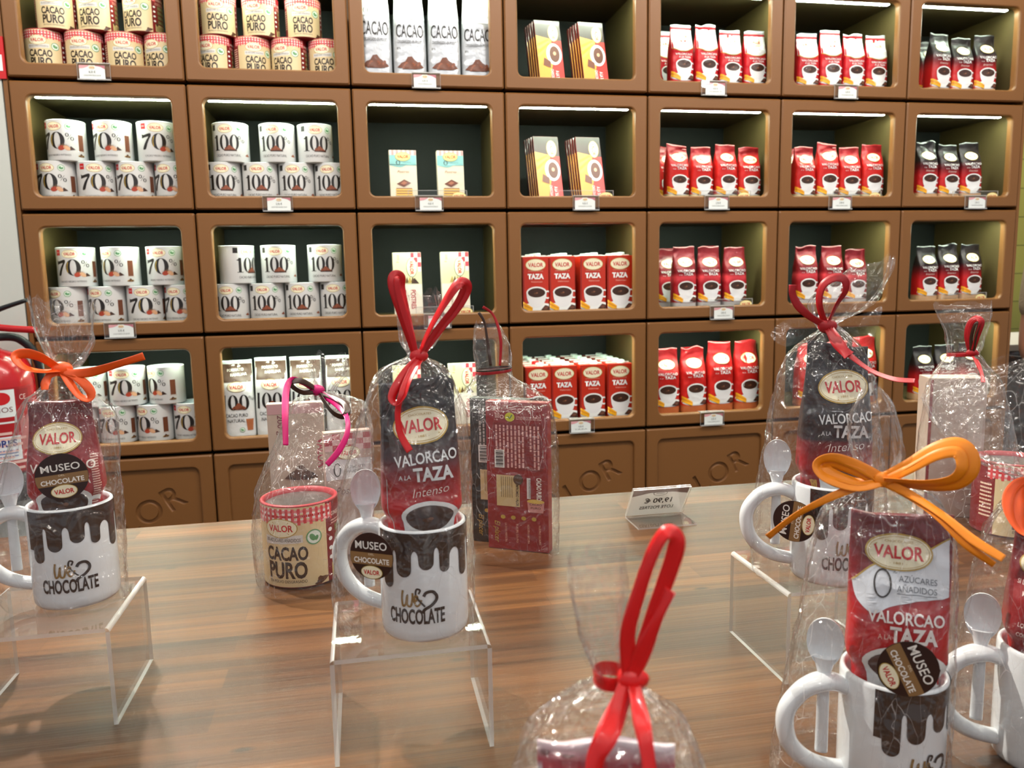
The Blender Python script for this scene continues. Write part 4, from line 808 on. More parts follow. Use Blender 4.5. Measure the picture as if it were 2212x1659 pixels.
film(g, B2, R2([(632, 872, 950, .010), (665, 862, 958, .014), (700, 860, 962, .016), (738, 868, 943, .014), (760, 882, 918, .009), (772, 882, 918, .009), (784, 858, 940, .018), (800, 828, 962, .027), (830, 808, 980, .034), (880, 790, 998, .04), (960, 768, 1004, .043), (1050, 746, 1008, .046), (1150, 733, 1014, .049), (1260, 728, 1016, .0495), (1330, 740, 1016, .048), (1352, 765, 1014, .046)]), 4.7, VP(900, 768, B2).z, RZ, fine=8)
knot(b1, B2, 902, 769, .015, .0065, RIBR)
ribbon(b1, 'loop', B2, [(896, 762, .017), (880, 715, .02), (862, 660, .022), (851, 618, .022), (853, 598, .02), (864, 600, .016), (866, 625, .014), (880, 680, .014), (898, 758, .015)], .0052, RIBR, (0, 40), 2)
ribbon(b1, 'loop', B2, [(908, 762, .017), (926, 715, .02), (955, 660, .024), (985, 615, .026), (1003, 612, .024), (1005, 628, .02), (985, 665, .018), (950, 710, .016), (912, 762, .015)], .0052, RIBR, (60, -10), 2)
ribbon(b1, 'loop', B2, [(903, 776, .018), (880, 800, .03), (856, 835, .042), (846, 860, .047), (856, 871, .048), (872, 855, .047), (884, 820, .04), (905, 780, .02)], .0075, RIBR, (20, 50))
ribbon(b1, 'tail', B2, [(906, 776, .018), (890, 800, .03), (868, 850, .047), (859, 890, .049), (864, 935, .05), (885, 975, .051)], .006, RIBR, (0, 30))
sticker(g, 803, 1201, B2, .0590, 0, -26, .0208)
# ---- gift set on the third riser
B5 = (-.22, -1.146)
mug(*B5, RZ, -75, 'white drip mug on the riser behind the front orange bow', 'white spoon in the handle of the mug on the riser behind the orange bow')
w, h = .075, .24
A = Art(); A.put(logo(w*.78, True), w*.08, h*.815, R(3), 1, 1); A.txt('VALORCAO', w*.1, h*.665, w*.78, h*.04, P('DDE0E0'), 2, .015, 0, R(4)); A.txt('A LA', -w*.18, h*.61, w*.14, h*.018, P('DDE0E0'), 2); A.txt('TAZA', w*.16, h*.603, w*.48, h*.05, P('DDE0E0'), 2, .035); A.txt('Intenso', w*.1, h*.545, w*.5, h*.038, P('F2E4DA'), 2, -.012, .35, R(6))
A.put(cup(w*.8, False, False), w*.12, h*.435, 0, 1, 1)
for k in range(3): A.stroke(spline([(-w*.4+k*w*.03, h*.41), (-w*.3, h*.34-k*.003), (-w*.1, h*.3-k*.002)], 4), w*.05, P('C9983A') if k != 1 else P('A8742A'), 4)
INT3 = ramp_mat('intenso_print_dark', [(0, 'A3161A'), (.45, '9E161B'), (.575, '6A1218'), (.59, '231418'), (.68, '1A1215'), (1, '16131A')], h, rough=.3, coat=.15, bump=(36, .3))
big_pouch(INT3, A, B5, RZ+.0125, w, .046, h, 12, 'black chocolate pouch with dark red lower part, in the mug behind the orange bow', 8.4, amp=.0034, taper=.2)
g = bag('cellophane bag with red bow and wide splayed top on the right riser'); b1 = link_empty('ribbon_bow', g)
film(g, B5, [(1838, 575, 1932, 560, .007), (1790, 612, 1925, 590, .012), (1748, 650, 1900, 640, .018), (1752, 682, 1862, 672, .016), (1766, 704, 1812, 696, .010), (1768, 714, 1812, 708, .010), (1735, 738, 1840, 732, .022), (1704, 770, 1866, 766, .03), (1684, 830, 1882, 830, .038), (1664, 920, 1894, 920, .043), (1645, 1020, 1905, 1020, .047), (1632, 1120, 1912, 1120, .0495), (1632, 1210, 1912, 1210, .0495), (1648, 1236, 1905, 1236, .046)], 7.9, VP(1785, 706, B5).z, RZ, fine=9)
mbf = MB(); cpt = VP(1785, 706, B5, .002)
for fl in ([(1785, 704), (1740, 690), (1700, 690), (1664, 722), (1700, 748), (1760, 720)], [(1790, 704), (1830, 690), (1880, 672), (1906, 664), (1890, 720), (1862, 770), (1812, 722)]):      # the two splayed flaps of film at the neck
    pts = [VP(x, y, B5, .012+.006*math.sin(k*2.1)) for k, (x, y) in enumerate(fl)]; ce = sum(pts, Vector())/len(pts)
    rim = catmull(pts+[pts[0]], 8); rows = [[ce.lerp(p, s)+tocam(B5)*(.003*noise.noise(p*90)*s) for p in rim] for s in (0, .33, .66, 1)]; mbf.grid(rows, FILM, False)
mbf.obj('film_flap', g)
knot(b1, B5, 1784, 704, .015, .0075, RIBD)
ribbon(b1, 'loop', B5, [(1782, 698, .017), (1770, 655, .022), (1777, 618, .024), (1803, 600, .024), (1824, 605, .022), (1826, 628, .02), (1806, 660, .018), (1788, 700, .016)], .0078, RIBD, (10, 60))
ribbon(b1, 'tail', B5, [(1780, 702, .017), (1750, 684, .024), (1724, 660, .028), (1712, 635, .03), (1712, 615, .03)], .0075, RIBD)
ribbon(b1, 'tail', B5, [(1788, 708, .018), (1808, 742, .034), (1836, 768, .044), (1880, 800, .05), (1930, 819, .054), (1976, 823, .056)], .0068, RIBD, (0, 70))
ribbon(b1, 'tail', B5, [(1790, 708, .018), (1806, 735, .034), (1822, 756, .042), (1834, 768, .046)], .0105, RIBD)
sticker(g, 1716, 1126, B5, .0590, 84, -12, .0215)
# ---- front right gift set: sugar free pouch, orange bow, standing on the table
B6 = (-.292, -1.35)
mug(*B6, TZ, -62, 'white drip mug in front at the right, holding the red and white pouch', 'large looking white spoon in the front right mug handle')
w, h = .077, .222
A = Art(); wv = spline([(-w*.47, h*.76), (-w*.25, h*.82), (0, h*.83), (w*.2, h*.87), (w*.47, h*.93)], 6); lo_ = spline([(w*.47, h*.73), (w*.2, h*.715), (-w*.1, h*.685), (-w*.26, h*.66), (-w*.42, h*.70), (-w*.47, h*.76)], 6)
A.poly(wv+lo_[:-1], P('DADFE6'), 0); A.stroke(wv, h*.006, GOLD, 1); A.put(logo(w*.66, True), -w*.02, h*.87, 0, 1, 2)
A.ring(-w*.17, h*.762, w*.09, h*.048, w*.072, h*.042, INK, 3, 26); A.txt('%', -w*.05, h*.796, w*.045, h*.014, P('4A5058'), 3); A.txt('AZÚCARES', w*.17, h*.771, w*.36, h*.02, P('5A626C'), 3); A.txt('AÑADIDOS', w*.16, h*.74, w*.38, h*.02, P('5A626C'), 3); A.rect(-w*.03, h*.732, w*.35, h*.7345, P('5A626C'), 3)
A.txt('VALORCAO', w*.06, h*.635, w*.74, h*.04, P('F4EEEA'), 3, .02); A.txt('A LA', -w*.14, h*.575, w*.13, h*.018, P('E8B8A8'), 3); A.txt('TAZA', w*.14, h*.57, w*.46, h*.052, P('F4EEEA'), 3, .04); A.put(cup(w*.82, False, False, P('4A2622')), w*.06, h*.475, 0, 1, 1)
big_pouch(ramp_mat('zero_print_tall', [(0, 'B8181C'), (.6, 'C01C20'), (.74, '96161E'), (.8, '74121A'), (1, '6A1019')], h, coat=.35), A, B6, TZ+.0125, w, .045, h, 6, 'red pouch with white band in the front right mug', 3.3, roll=0, amp=.0038, taper=.04)
g = bag('cellophane bag with big orange bow, front right mug set'); b1 = link_empty('ribbon_bow', g)
film(g, B6, R2([(838, 1860, 1905, .006), (880, 1840, 1935, .013), (930, 1828, 1944, .017), (985, 1842, 1950, .016), (1018, 1868, 1938, .012), (1036, 1878, 1930, .009), (1052, 1838, 1968, .018), (1075, 1800, 2012, .028), (1110, 1772, 2044, .036), (1180, 1756, 2056, .041), (1300, 1738, 2058, .049), (1440, 1708, 2054, .0545), (1580, 1680, 2046, .057), (1700, 1680, 2042, .057), (1760, 1690, 2036, .056)]), 2.9, VP(1905, 1036, B6).z, TZ, fine=8)
knot(b1, B6, 1905, 1036, .015, .0062, ORANGE)
ribbon(b1, 'loop', B6, [(1900, 1036, .017), (1850, 1012, .022), (1805, 998, .026), (1776, 1002, .028), (1774, 1014, .03), (1795, 1030, .03), (1850, 1046, .026), (1900, 1040, .018)], .0078, ORANGE, (0, 50), 2)
ribbon(b1, 'loop', B6, [(1910, 1035, .017), (1965, 1006, .022), (2020, 975, .026), (2065, 966, .028), (2088, 985, .03), (2088, 1018, .032), (2060, 1042, .03), (2000, 1048, .026), (1912, 1040, .018)], .0078, ORANGE, (0, 45), 2)
ribbon(b1, 'tail', B6, [(1898, 1041, .017), (1850, 1052, .026), (1790, 1076, .036), (1720, 1112, .046), (1658, 1160, .052)], .006, ORANGE, (0, 40))
ribbon(b1, 'tail', B6, [(1912, 1042, .017), (1970, 1070, .026), (2040, 1116, .04), (2100, 1165, .048), (2168, 1207, .054)], .0062, ORANGE, (0, 30))
ribbon(b1, 'tail', B6, [(1912, 1043, .016), (1965, 1072, .024), (2030, 1120, .038), (2090, 1178, .047), (2148, 1220, .052)], .0055, ORANGE, (10, -20))
sticker(g, 1961, 1445, B6, .0625, -64, 14, .0215)
# ---- far right gift set cut by the picture edge
B7 = (-.135, -1.345)
p7 = VP(2245, 1420, B7); 
mug(*B7, TZ, -62, 'white drip mug cut by the right picture edge', 'white spoon in the handle of the mug at the right picture edge')
w, h = .078, .205
A = Art(); A.put(logo(w*.5), -w*.18, h*.8, R(-12), 1, 1); A.rect(-w*.46, h*.4, -w*.06, h*.74, P('8E141A'), 0)
for k, (s_, wd) in enumerate((('SI LO PREFIERES', .34), ('MÁS SUAVE', .24), ('Y LIGERO', .2), ('TE VAN', .16), ('LOS SABORES', .28), ('CONSISTENTES', .3), ('Hacemos', .22), ('la felicidad', .28))): A.txt(s_, -w*.26, h*(.72-.042*k), w*wd, h*.018, P('F0DAD2'), 1, .01, .25 if k > 5 else 0, R(-8))
A.stroke([(-w*.02, h*.76), (w*.0, h*.6), (w*.01, h*.42)], w*.012, P('C9C2BC'), 1); A.put(cup(w*.7, False, False), w*.3, h*.42, 0, 1, 1)
big_pouch(ramp_mat('crumpled_red_print', [(0, 'C8241C'), (.5, 'B81E1C'), (.62, '7E141A'), (1, '520E14')], h, coat=.4, bump=(30, .3)), A, B7, TZ+.0125, w, .046, h, 10, 'crumpled dark red pouch with white text in the mug at the right edge', 6.6, amp=.006, taper=.15)
g = bag('cellophane bag with broad fanned top at the right picture edge'); b1 = link_empty('ribbon_bow', g)
film(g, B7, [(1986, 848, 2420, 700, .012), (2012, 900, 2410, 780, .03), (2052, 950, 2390, 860, .038), (2110, 990, 2360, 940, .034), (2170, 1016, 2310, 990, .022), (2206, 1036, 2262, 1030, .010), (2204, 1050, 2266, 1046, .010), (2176, 1078, 2300, 1074, .022), (2146, 1110, 2345, 1108, .033), (2118, 1180, 2376, 1180, .041), (2092, 1300, 2392, 1300, .046), (2064, 1440, 2396, 1440, .0495), (2046, 1580, 2390, 1580, .051), (2050, 1720, 2380, 1720, .05)], 5.5, VP(2232, 1042, B7).z, TZ, fine=8)
knot(b1, B7, 2234, 1042, .016, .0065, ORANGE2)
ribbon(b1, 'loop', B7, [(2230, 1042, .018), (2206, 1050, .026), (2190, 1075, .034), (2190, 1110, .042), (2206, 1145, .048), (2235, 1160, .05)], .008, ORANGE2, (0, 60), 2)
ribbon(b1, 'loop', B7, [(2238, 1042, .018), (2280, 1020, .024), (2330, 1012, .028), (2340, 1035, .03), (2290, 1052, .026), (2240, 1046, .018)], .008, ORANGE2)
# ---- nearest gift set, out of focus at the bottom
B9 = (-.595, -1.53)
mug(*B9, TZ, -100, 'white drip mug in the nearest gift set at the bottom of the picture')
w, h = .07, .182
A = Art(); A.rect(-w*.46, h*.35, w*.46, h*.9, P('E6E2E6'), 0); A.rect(-w*.46, h*.9, w*.46, h*.93, P('B01A30'), 1); A.put(logo(w*.6), 0, h*.7, dl=1)
big_pouch(ramp_mat('white_red_print', [(0, 'C02030'), (.35, 'C02030'), (.4, 'E6E2E6'), (.9, 'E6E2E6'), (.93, 'B01A30'), (1, 'E2DCE0')], h, coat=.4), A, B9, TZ+.0125, w, .044, h, 0, 'white pouch with dark red edge in the nearest bag', 9.2, amp=.004, taper=.0)
g = bag('nearest cellophane bag with bright red ribbon, bottom middle of the picture'); b1 = link_empty('ribbon_bow', g)
film(g, B9, R2([(1202, 1222, 1352, .008), (1270, 1226, 1356, .012), (1340, 1240, 1352, .012), (1410, 1264, 1346, .010), (1455, 1285, 1352, .008), (1472, 1285, 1356, .008), (1500, 1240, 1388, .015), (1545, 1180, 1440, .024), (1595, 1138, 1486, .033), (1660, 1118, 1504, .037), (1800, 1096, 1530, .041), (2000, 1080, 1560, .0455), (2200, 1080, 1580, .0475)]), 3.7, VP(1330, 1462, B9).z, TZ, fine=8, amp=.0035)
band(b1, B9, 1283, 1458, 1354, 1464, .0085, .0075, RIBV)
knot(b1, B9, 1362, 1466, .010, .0062, RIBV)
ribbon(b1, 'loop', B9, [(1360, 1458, .012), (1356, 1370, .015), (1380, 1280, .017), (1412, 1190, .019), (1440, 1150, .02), (1460, 1162, .019), (1456, 1200, .018), (1425, 1290, .016), (1390, 1390, .014), (1368, 1456, .012)], .0072, RIBV, (0, 30), 1, 9, .15)
ribbon(b1, 'tail', B9, [(1366, 1456, .012), (1392, 1400, .015), (1420, 1330, .017), (1444, 1272, .018)], .0072, RIBV, (0, 20), 1, 9, .15)
ribbon(b1, 'tail', B9, [(1356, 1474, .012), (1335, 1530, .022), (1310, 1590, .034), (1286, 1640, .038), (1280, 1710, .041)], .0095, RIBV, (0, 20), 1, 9, .15)
ribbon(b1, 'tail', B9, [(1368, 1474, .012), (1380, 1530, .024), (1394, 1600, .036), (1408, 1700, .042)], .0072, RIBV, (0, 20), 1, 9, .15)
# ---- cocoa can and two chocolate boxes with the pink and brown bow
B3 = (-.807, -.748)
t = thing('cocoa_can', 'gingham cocoa can on the table in the bag with pink bow', 'can', (*B3, TZ+.0006), face(B3, -22)); link('can_body', CANS['puro'][0], t); link('lid', CANS['puro'][1], t); t.scale = (1.03, 1.03, 1.05)
def tall_box(base, z, w, d, h, m, art, va, label, side=None, lean=0, roll=0):
    me = pack(w, d, h, m, art, side); o = bpy.data.objects.new('chocolate_box', me); C.objects.link(o); o.location = (*base, z); o.rotation_euler = (R(lean), R(roll), face(base, va)); return tag(o, label, 'chocolate box')
w, h = .085, .238
A = Art(); A.txt('200 g', -w*.32, h*.86, h*.13, w*.1, P('7A3A4A'), 1, 0, 0, -PI/2); A.txt('VALOR', w*.36, h*.66, h*.2, w*.16, P('B03A50'), 1, .02, 0, -PI/2); A.put(pile(w*.6, BROWNI, CHOC, 8), w*.05, h*.5); A.rect(-w*.49, h*.93, w*.49, h*.995, P('C9A0A0'), 0)
tall_box((-.815, -.632), TZ+.0006, w, .018, h, mat('beige_pack_card', 'C9B9A6', rough=.45, coat=.2), A, -4, 'tall beige chocolate box behind the gingham cocoa can, the taller of two', lean=0)
w, h = .072, .196
A = Art(); 
for a_ in range(6):
    for b_ in range(3): A.rect(-w*.49+w*.163*a_, h*(.85+.045*b_), -w*.49+w*.163*(a_+1), h*(.85+.045*(b_+1)), P('A8303C') if (a_+b_) % 2 else P('D8B0AC'), 0)
A.put(logo(w*.5), 0, h*.83, dl=1); A.rect(-w*.49, h*.62, w*.49, h*.78, P('D4D2D2'), 0); A.ring(-w*.25, h*.7, w*.08, h*.055, w*.055, h*.048, INK, 2, 20); A.txt('AZÚCARES', w*.15, h*.705, w*.4, h*.022, P('5A5658'), 2); A.txt('AÑADIDOS', w*.15, h*.67, w*.4, h*.022, P('5A5658'), 2); A.txt('Postres', 0, h*.5, w*.6, h*.06, P('6A2A2A'), 2, 0, .3)
tall_box((-.738, -.668), TZ+.0006, w, .018, h, mat('rosy_pack_card', 'BFA496', rough=.45, coat=.2), A, 10, 'shorter chocolate box with gingham edge behind the gingham cocoa can')
g = bag('cellophane bag with pink and brown bow around the gingham cocoa can'); b1 = link_empty('ribbon_bow', g); F3 = (-.795, -.715)
film(g, F3, R2([(768, 672, 748, .010), (795, 668, 752, .016), (820, 672, 738, .016), (840, 682, 722, .011), (850, 680, 726, .011), (862, 640, 770, .028), (880, 628, 792, .05), (940, 606, 800, .075), (1000, 580, 798, .105), (1060, 557, 792, .115), (1150, 552, 786, .118), (1215, 558, 784, .118), (1230, 560, 782, .118)]), 6.1, VP(700, 845, F3).z, TZ, fine=8, n=96)
knot(b1, F3, 684, 843, .014, .008, MAG)
ribbon(b1, 'tail', F3, [(682, 842, .016), (655, 826, .03), (630, 820, .045), (618, 845, .07), (616, 900, .1), (617, 962, .115)], .0085, MAG, (0, 30))
ribbon(b1, 'tail', F3, [(692, 850, .016), (725, 872, .045), (748, 900, .075), (750, 935, .095), (733, 972, .11), (706, 1004, .12)], .008, MAG, (0, 30))
ribbon(b1, 'loop', F3, [(682, 845, .016), (655, 848, .03), (632, 835, .04), (632, 824, .044), (655, 824, .036), (682, 840, .016)], .0075, RBRN, (0, 40))
ribbon(b1, 'loop', F3, [(690, 848, .016), (720, 858, .034), (744, 872, .055), (750, 890, .068), (738, 900, .07), (716, 888, .06), (692, 854, .02)], .009, RBRN, (10, 50))
# ---- two chocolate boxes seen from behind in the bag with the tied band
B4 = (-.483, -.722)
DK = mat('dark_red_card', '8A1620', rough=.32, coat=.35); KK = mat('black_card', '1B1716', rough=.32, coat=.35)
def back_art(w, h, base_ink, note=True):
    A = Art(); A.rect(-w*.38, h*.55, w*.42, h*.86, P('7A141C') if note else P('241E1C'), 0)
    for k in range(11): A.add([tuple((u, v) for u, v in q) for q in Art().lines(h*.56, h*.845, 0, w*.035, 1, base_ink, 0, 20+k, 1).items[0][0]] and [], base_ink, 1)
    for k in range(12):
        x = -w*.34+w*.062*k; r = random.Random(30+k); v = h*.845
        while v > h*.565:
            e = max(v-h*r.uniform(.012, .04), h*.56); A.rect(x, e, x+w*.028, v, base_ink, 1); v = e-h*.006
            if r.random() < .08: break
    A.rect(-w*.36, h*.56, -w*.2, h*.68, P('E6E2DC'), 2)
    for k in range(14): A.rect(-w*.34, h*(.567+.0078*k), -w*.22, h*(.567+.0078*k)+h*(.0022+.0022*(k % 3)), BLACK, 3)
    A.ell(-w*.1, h*.9, w*.08, h*.03, P('C9C81E'), 2, 20); A.stroke([(-w*.13, h*.905), (-w*.1, h*.89), (-w*.06, h*.915)], w*.018, P('2E6A2E'), 3)
    A.ring(-w*.23, h*.9, w*.035, h*.014, w*.02, h*.008, base_ink, 2, 14); A.txt('200 g', -w*.34, h*.9, h*.05, w*.07, base_ink, 2, .02, 0, -PI/2); A.lines(w*.0, w*.4, h*.885, h*.91, 3, base_ink, 2, 9)
    A.rect(-w*.34, h*.3, w*.04, h*.51, P('CDB583'), 1); A.ell(w*.02, h*.485, w*.08, h*.036, P('4A3424'), 3, 18); A.txt('COMPROMISO VALOR', -w*.02, h*.39, h*.17, w*.045, P('3A2A1A'), 2, .02, 0, -PI/2)
    for k in range(6): A.rect(-w*(.09+.035*k), h*.36, -w*(.078+.035*k), h*.5, P('8A744A'), 2)
    A.txt('CACAO PURO', w*.32, h*.43, h*.15, w*.075, P('EFE8E0'), 2, .03, 0, -PI/2); A.rect(w*.16, h*.36, w*.22, h*.5, P('D4D0CC'), 1); A.txt('0% AZÚCARES AÑADIDOS', w*.19, h*.43, h*.12, w*.03, P('5A5456'), 2, 0, 0, -PI/2)
    A.poly([(w*.16, h*.345), (w*.44, h*.345), (w*.42, h*.27), (w*.18, h*.27)], P('C98A86'), 1); A.txt('CACAO', w*.3, h*.318, w*.2, h*.014, INK, 2); A.txt('PURO', w*.3, h*.294, w*.16, h*.014, INK, 2); A.ell(w*.3, h*.345, w*.14, h*.014, P('D8B65A'), 2, 20)
    for k in range(4): A.ell(-w*.24+w*.17*k, h*.225, w*.04, h*.014, GOLD, 2, 10); A.txt(('LA DOSIS PERFECTA', 'TUESTE LENTO', 'NUESTRA RECETA', 'NUESTRO SECRETO')[k], -w*.21+w*.185*k, h*.12, h*.13, w*.032, P('D9A08A'), 2, 0, 0, -PI/2)
    A.txt('El placer', -w*.38, h*.12, h*.15, w*.09, GOLD, 2, 0, .3, -PI/2); return A
w, h = .1, .236
def facing(p, q): return math.atan2(q[1]-p[1], q[0]-p[0])
def backbox(p, q, m, art, label, w, h, d, push):
    a = facing(p, q); n = Vector((-math.sin(a), math.cos(a), 0)); me = pack(w, d, h, m, art); o = bpy.data.objects.new('chocolate_box', me); C.objects.link(o)
    mid = (Vector((*p, 0))+Vector((*q, 0)))/2+n*(push+d/2); o.location = (mid.x, mid.y, TZ+.0006); o.rotation_euler = (0, 0, a); return tag(o, label, 'chocolate box')
backbox((-.525, -.697), (-.438, -.748), DK, back_art(w, h, P('D9A29A')), 'dark red chocolate box with printed back, in the bag right of the middle mug set', w, h, .02, 0)
backbox((-.5567, -.6785), (-.4697, -.7295), KK, back_art(w, h, P('B0A8A2'), False), 'black chocolate box half hidden behind the dark red one', w, h, .02, .024)
g = bag('cellophane bag with plain red and brown band around two chocolate boxes'); b1 = link_empty('ribbon_bow', g); F4 = (-.49, -.705)
film(g, F4, R2([(698, 1026, 1078, .014), (730, 1022, 1096, .02), (765, 1022, 1106, .022), (795, 1030, 1104, .02), (806, 1031, 1103, .018), (818, 1026, 1112, .022), (840, 1008, 1150, .036), (862, 990, 1178, .05), (880, 988, 1188, .062), (960, 990, 1200, .068), (1080, 992, 1202, .07), (1160, 994, 1202, .07), (1180, 996, 1200, .07)]), 8.2, VP(1066, 803, F4).z, TZ, fine=8, n=96, amp=.0038)
band(b1, F4, 1029, 806, 1104, 798, .0205, .005, RIBD); band(b1, F4, 1030, 801, 1104, 794, .0202, .004, RBRN)
ribbon(b1, 'tail', F4, [(1080, 790, .022), (1082, 740, .02), (1074, 700, .018), (1062, 676, .016), (1043, 663, .014)], .004, RIBD)
ribbon(b1, 'tail', F4, [(1060, 790, .022), (1052, 730, .02), (1046, 695, .018), (1034, 675, .016)], .004, RBRN)
# ---- tall box and cocoa can at the right back
B8 = (.29, -.742)
w, h = .092, .242
A = Art(); A.rect(-w*.49, .001, -w*.44, h*.99, P('8E1A24'), 0); A.rect(w*.2, h*.1, w*.45, h*.8, P('C4B6A8'), 0); A.txt('200 g', -w*.3, h*.5, h*.12, w*.09, P('8A5A5A'), 1, 0, 0, -PI/2)
tall_box((.285, -.715), TZ+.0006, w, .05, h, mat('pale_pack_card', 'BCA89A', rough=.4, coat=.2), A, 22, 'tall pale chocolate box behind the cocoa can at the right back of the table')
q8 = (.318, -.815); t = thing('cocoa_can', 'cocoa can with dark red side turned forward, right back of the table', 'can', (*q8, TZ+.0006), face(q8, 40)); link('can_body', CANS['puro'][0], t); link('lid', CANS['puro'][1], t); t.scale = (1.03, 1.03, 1.05)
g = bag('cellophane bag with thin red and brown cord at the right back of the table'); b1 = link_empty('ribbon_bow', g); F8 = (.295, -.76)
film(g, F8, R2([(655, 2014, 2148, .012), (685, 2026, 2142, .02), (715, 2040, 2134, .022), (750, 2046, 2122, .018), (764, 2047, 2112, .014), (775, 2040, 2122, .018), (800, 2022, 2142, .036), (820, 2010, 2160, .055), (860, 2002, 2172, .082), (960, 1988, 2192, .105), (1060, 1984, 2206, .118), (1120, 1986, 2208, .12), (1136, 1988, 2206, .12)]), 9.4, VP(2080, 766, F8).z, TZ, fine=8, n=90)
band(b1, F8, 2046, 766, 2114, 764, .016, .006, RIBD)
knot(b1, F8, 2098, 762, .018, .007, RIBD)
ribbon(b1, 'loop', F8, [(2096, 758, .02), (2090, 725, .024), (2096, 698, .026), (2110, 687, .028), (2120, 696, .028), (2112, 722, .026), (2102, 756, .022)], .0055, RIBD, (0, 40), 2)
ribbon(b1, 'loop', F8, [(2098, 758, .022), (2098, 728, .026), (2106, 702, .03), (2114, 700, .03), (2108, 725, .028), (2102, 758, .022)], .0045, RBRN)
ribbon(b1, 'tail', F8, [(2102, 768, .02), (2112, 785, .034), (2120, 805, .05), (2124, 826, .066)], .006, RIBD); ribbon(b1, 'tail', F8, [(2104, 768, .02), (2122, 782, .036), (2136, 798, .052)], .006, RBRN)
# ---- price sign seen from behind
t = thing('price_sign', 'clear acrylic price sign seen from behind, alone at the back of the table', 'price sign', (-.2135, -.607, TZ), 0)
mb = MB(); mb.box(-.0525, -.066, .0003, .0525, 0, .0033, ACRYL, mats={2: EDGE, 4: EDGE, 5: EDGE, 3: EDGE}); mb.obj('foot', t)
ln = R(34); LW, LH = .0525, .072
tf = lambda p: Vector((p.x, -p.z*math.sin(ln)+p.y*math.cos(ln), .0033+p.z*math.cos(ln)+p.y*math.sin(ln)))
mb = MB(); mb.box(-LW, -.003, 0, LW, -.0004, LH, ACRYL, mats={1: EDGE, 4: EDGE, 5: EDGE}, tf=tf); mb.box(-LW, .0008, 0, LW, .003, LH, ACRYL, mats={1: EDGE, 4: EDGE, 5: EDGE}, tf=tf); mb.obj('sign_plate', t)
A = Art(); A.poly([(-.0505, .069), (.0505, .069), (.0505, .052), (.02, .06), (-.02, .06), (-.0505, .054)], P('A48A86'), 1); A.ring(0, .058, .013, .0065, .0118, .0056, P('7A6A60'), 2); A.txt('VALOR', 0, .0558, .016, .0042, P('7A6A60'), 2); A.txt('19,90 €', 0, .033, .05, .012, P('54504C'), 2, .02); A.txt('LOTE POSTRES', 0, .017, .062, .0078, P('5E5A56'), 2, .01)
PPR = bpy.data.materials.new('thin_card'); PPR.use_nodes = True; nt = PPR.node_tree; tl = nt.nodes.new('ShaderNodeBsdfTranslucent'); tl.inputs[0].default_value = (.85, .83, .8, 1); mxs = nt.nodes.new('ShaderNodeMixShader'); mxs.inputs[0].default_value = .6; nt.nodes['Principled BSDF'].inputs['Base Color'].default_value = (.8, .78, .75, 1)
nt.links.new(nt.nodes['Principled BSDF'].outputs[0], mxs.inputs[1]); nt.links.new(tl.outputs[0], mxs.inputs[2]); nt.links.new(mxs.outputs[0], nt.nodes['Material Output'].inputs[0])
mb = MB(); mb.box(-.0505, -.00005, .001, .0505, .0004, .069, PPR, tf=tf)
mb.decal(A, lambda u, v, l: tf(Vector((-u, .0004+l*.3, v))), .2, .0003, .0002); mb.decal(A, lambda u, v, l: tf(Vector((-u, -.00005-l*.3, v))), .2, .0003, .0002); mb.obj('paper_card', t)
# ================================================================ fire extinguisher on the left wall
p = ony(-8, 880, YF-.1); ex, ey = p.x, YF-.102; zb = ony(0, 1014, ey).z; zt = ony(0, 752, ey).z
t = thing('fire_extinguisher', 'red fire extinguisher hung on the pale wall left of the shelves', 'fire extinguisher', (ex, ey, zb))
hh = zt-zb; rr = .1; RE = mat('extinguisher_red', 'B5121A', rough=.25, coat=.5); RUB = mat('black_rubber', '14161A', rough=.5)
mb = MB(); mb.lathe([(rr-.004, .0), (rr, .01), (rr, hh-.09), (rr*.97, hh-.065), (rr*.85, hh-.035), (rr*.6, hh-.014), (rr*.3, hh-.004), (.026, hh)], RE, 56, cap0=True, cap1=True)
exf = lambda u, v, l: ((rr+l)*math.cos(azc((ex, ey))+u/rr), (rr+l)*math.sin(azc((ex, ey))+u/rr), v)
A = Art(); A.rect(-.1, .03, .1, hh-.1, P('A5141B'), 0); A.rect(-.085, hh-.195, .045, hh-.105, P('DDE0E0'), 1); A.txt('INCENDIOS', -.02, hh-.165, .115, .014, P('7A4A4A'), 2); A.ell(.012, hh-.128, .022, .017, RED, 2, 16); A.poly([(-.035, hh-.145), (.005, hh-.115), (-.01, hh-.108), (-.045, hh-.12)], P('2A3A8A'), 2); A.rect(-.04, hh-.19, .04, hh-.178, P('A5141B'), 2)
A.txt('CE', .066, hh-.135, .018, .014, P('E6C9C4'), 2); A.rect(.05, hh-.15, .085, hh-.106, P('8E1118'), 1)
for k in range(7): A.rect(-.08, hh-.225-.016*k, .03+.012*((k*3) % 4), hh-.218-.016*k, P('E0B8B0'), 2)
for k in range(10): A.rect(.053+.0035*k, hh-.27, .055+.0035*k, hh-.19+.006*(k % 4), P('C98A88'), 2)
for k in range(3): A.rect(-.075+.045*k, hh-.38, -.04+.045*k, hh-.34, P('D8CCC8'), 1)
A.rect(-.085, .04, .05, .105, P('DDE0E4'), 1); A.txt('EXTINTORES', -.03, .078, .14, .018, P('24347A'), 2, .03)
for k in range(3): A.rect(-.07, .05+.008*k, .04, .053+.008*k, P('6A7AA8'), 2)
mb.decal(A, exf, .012); mb.obj('cylinder', t)
mb = MB(); mb.lathe([(rr-.002, -.075), (rr+.003, -.07), (rr+.003, -.002), (rr-.01, .0)], RUB, 48, cap0=True); mb.obj('rubber_foot', t)
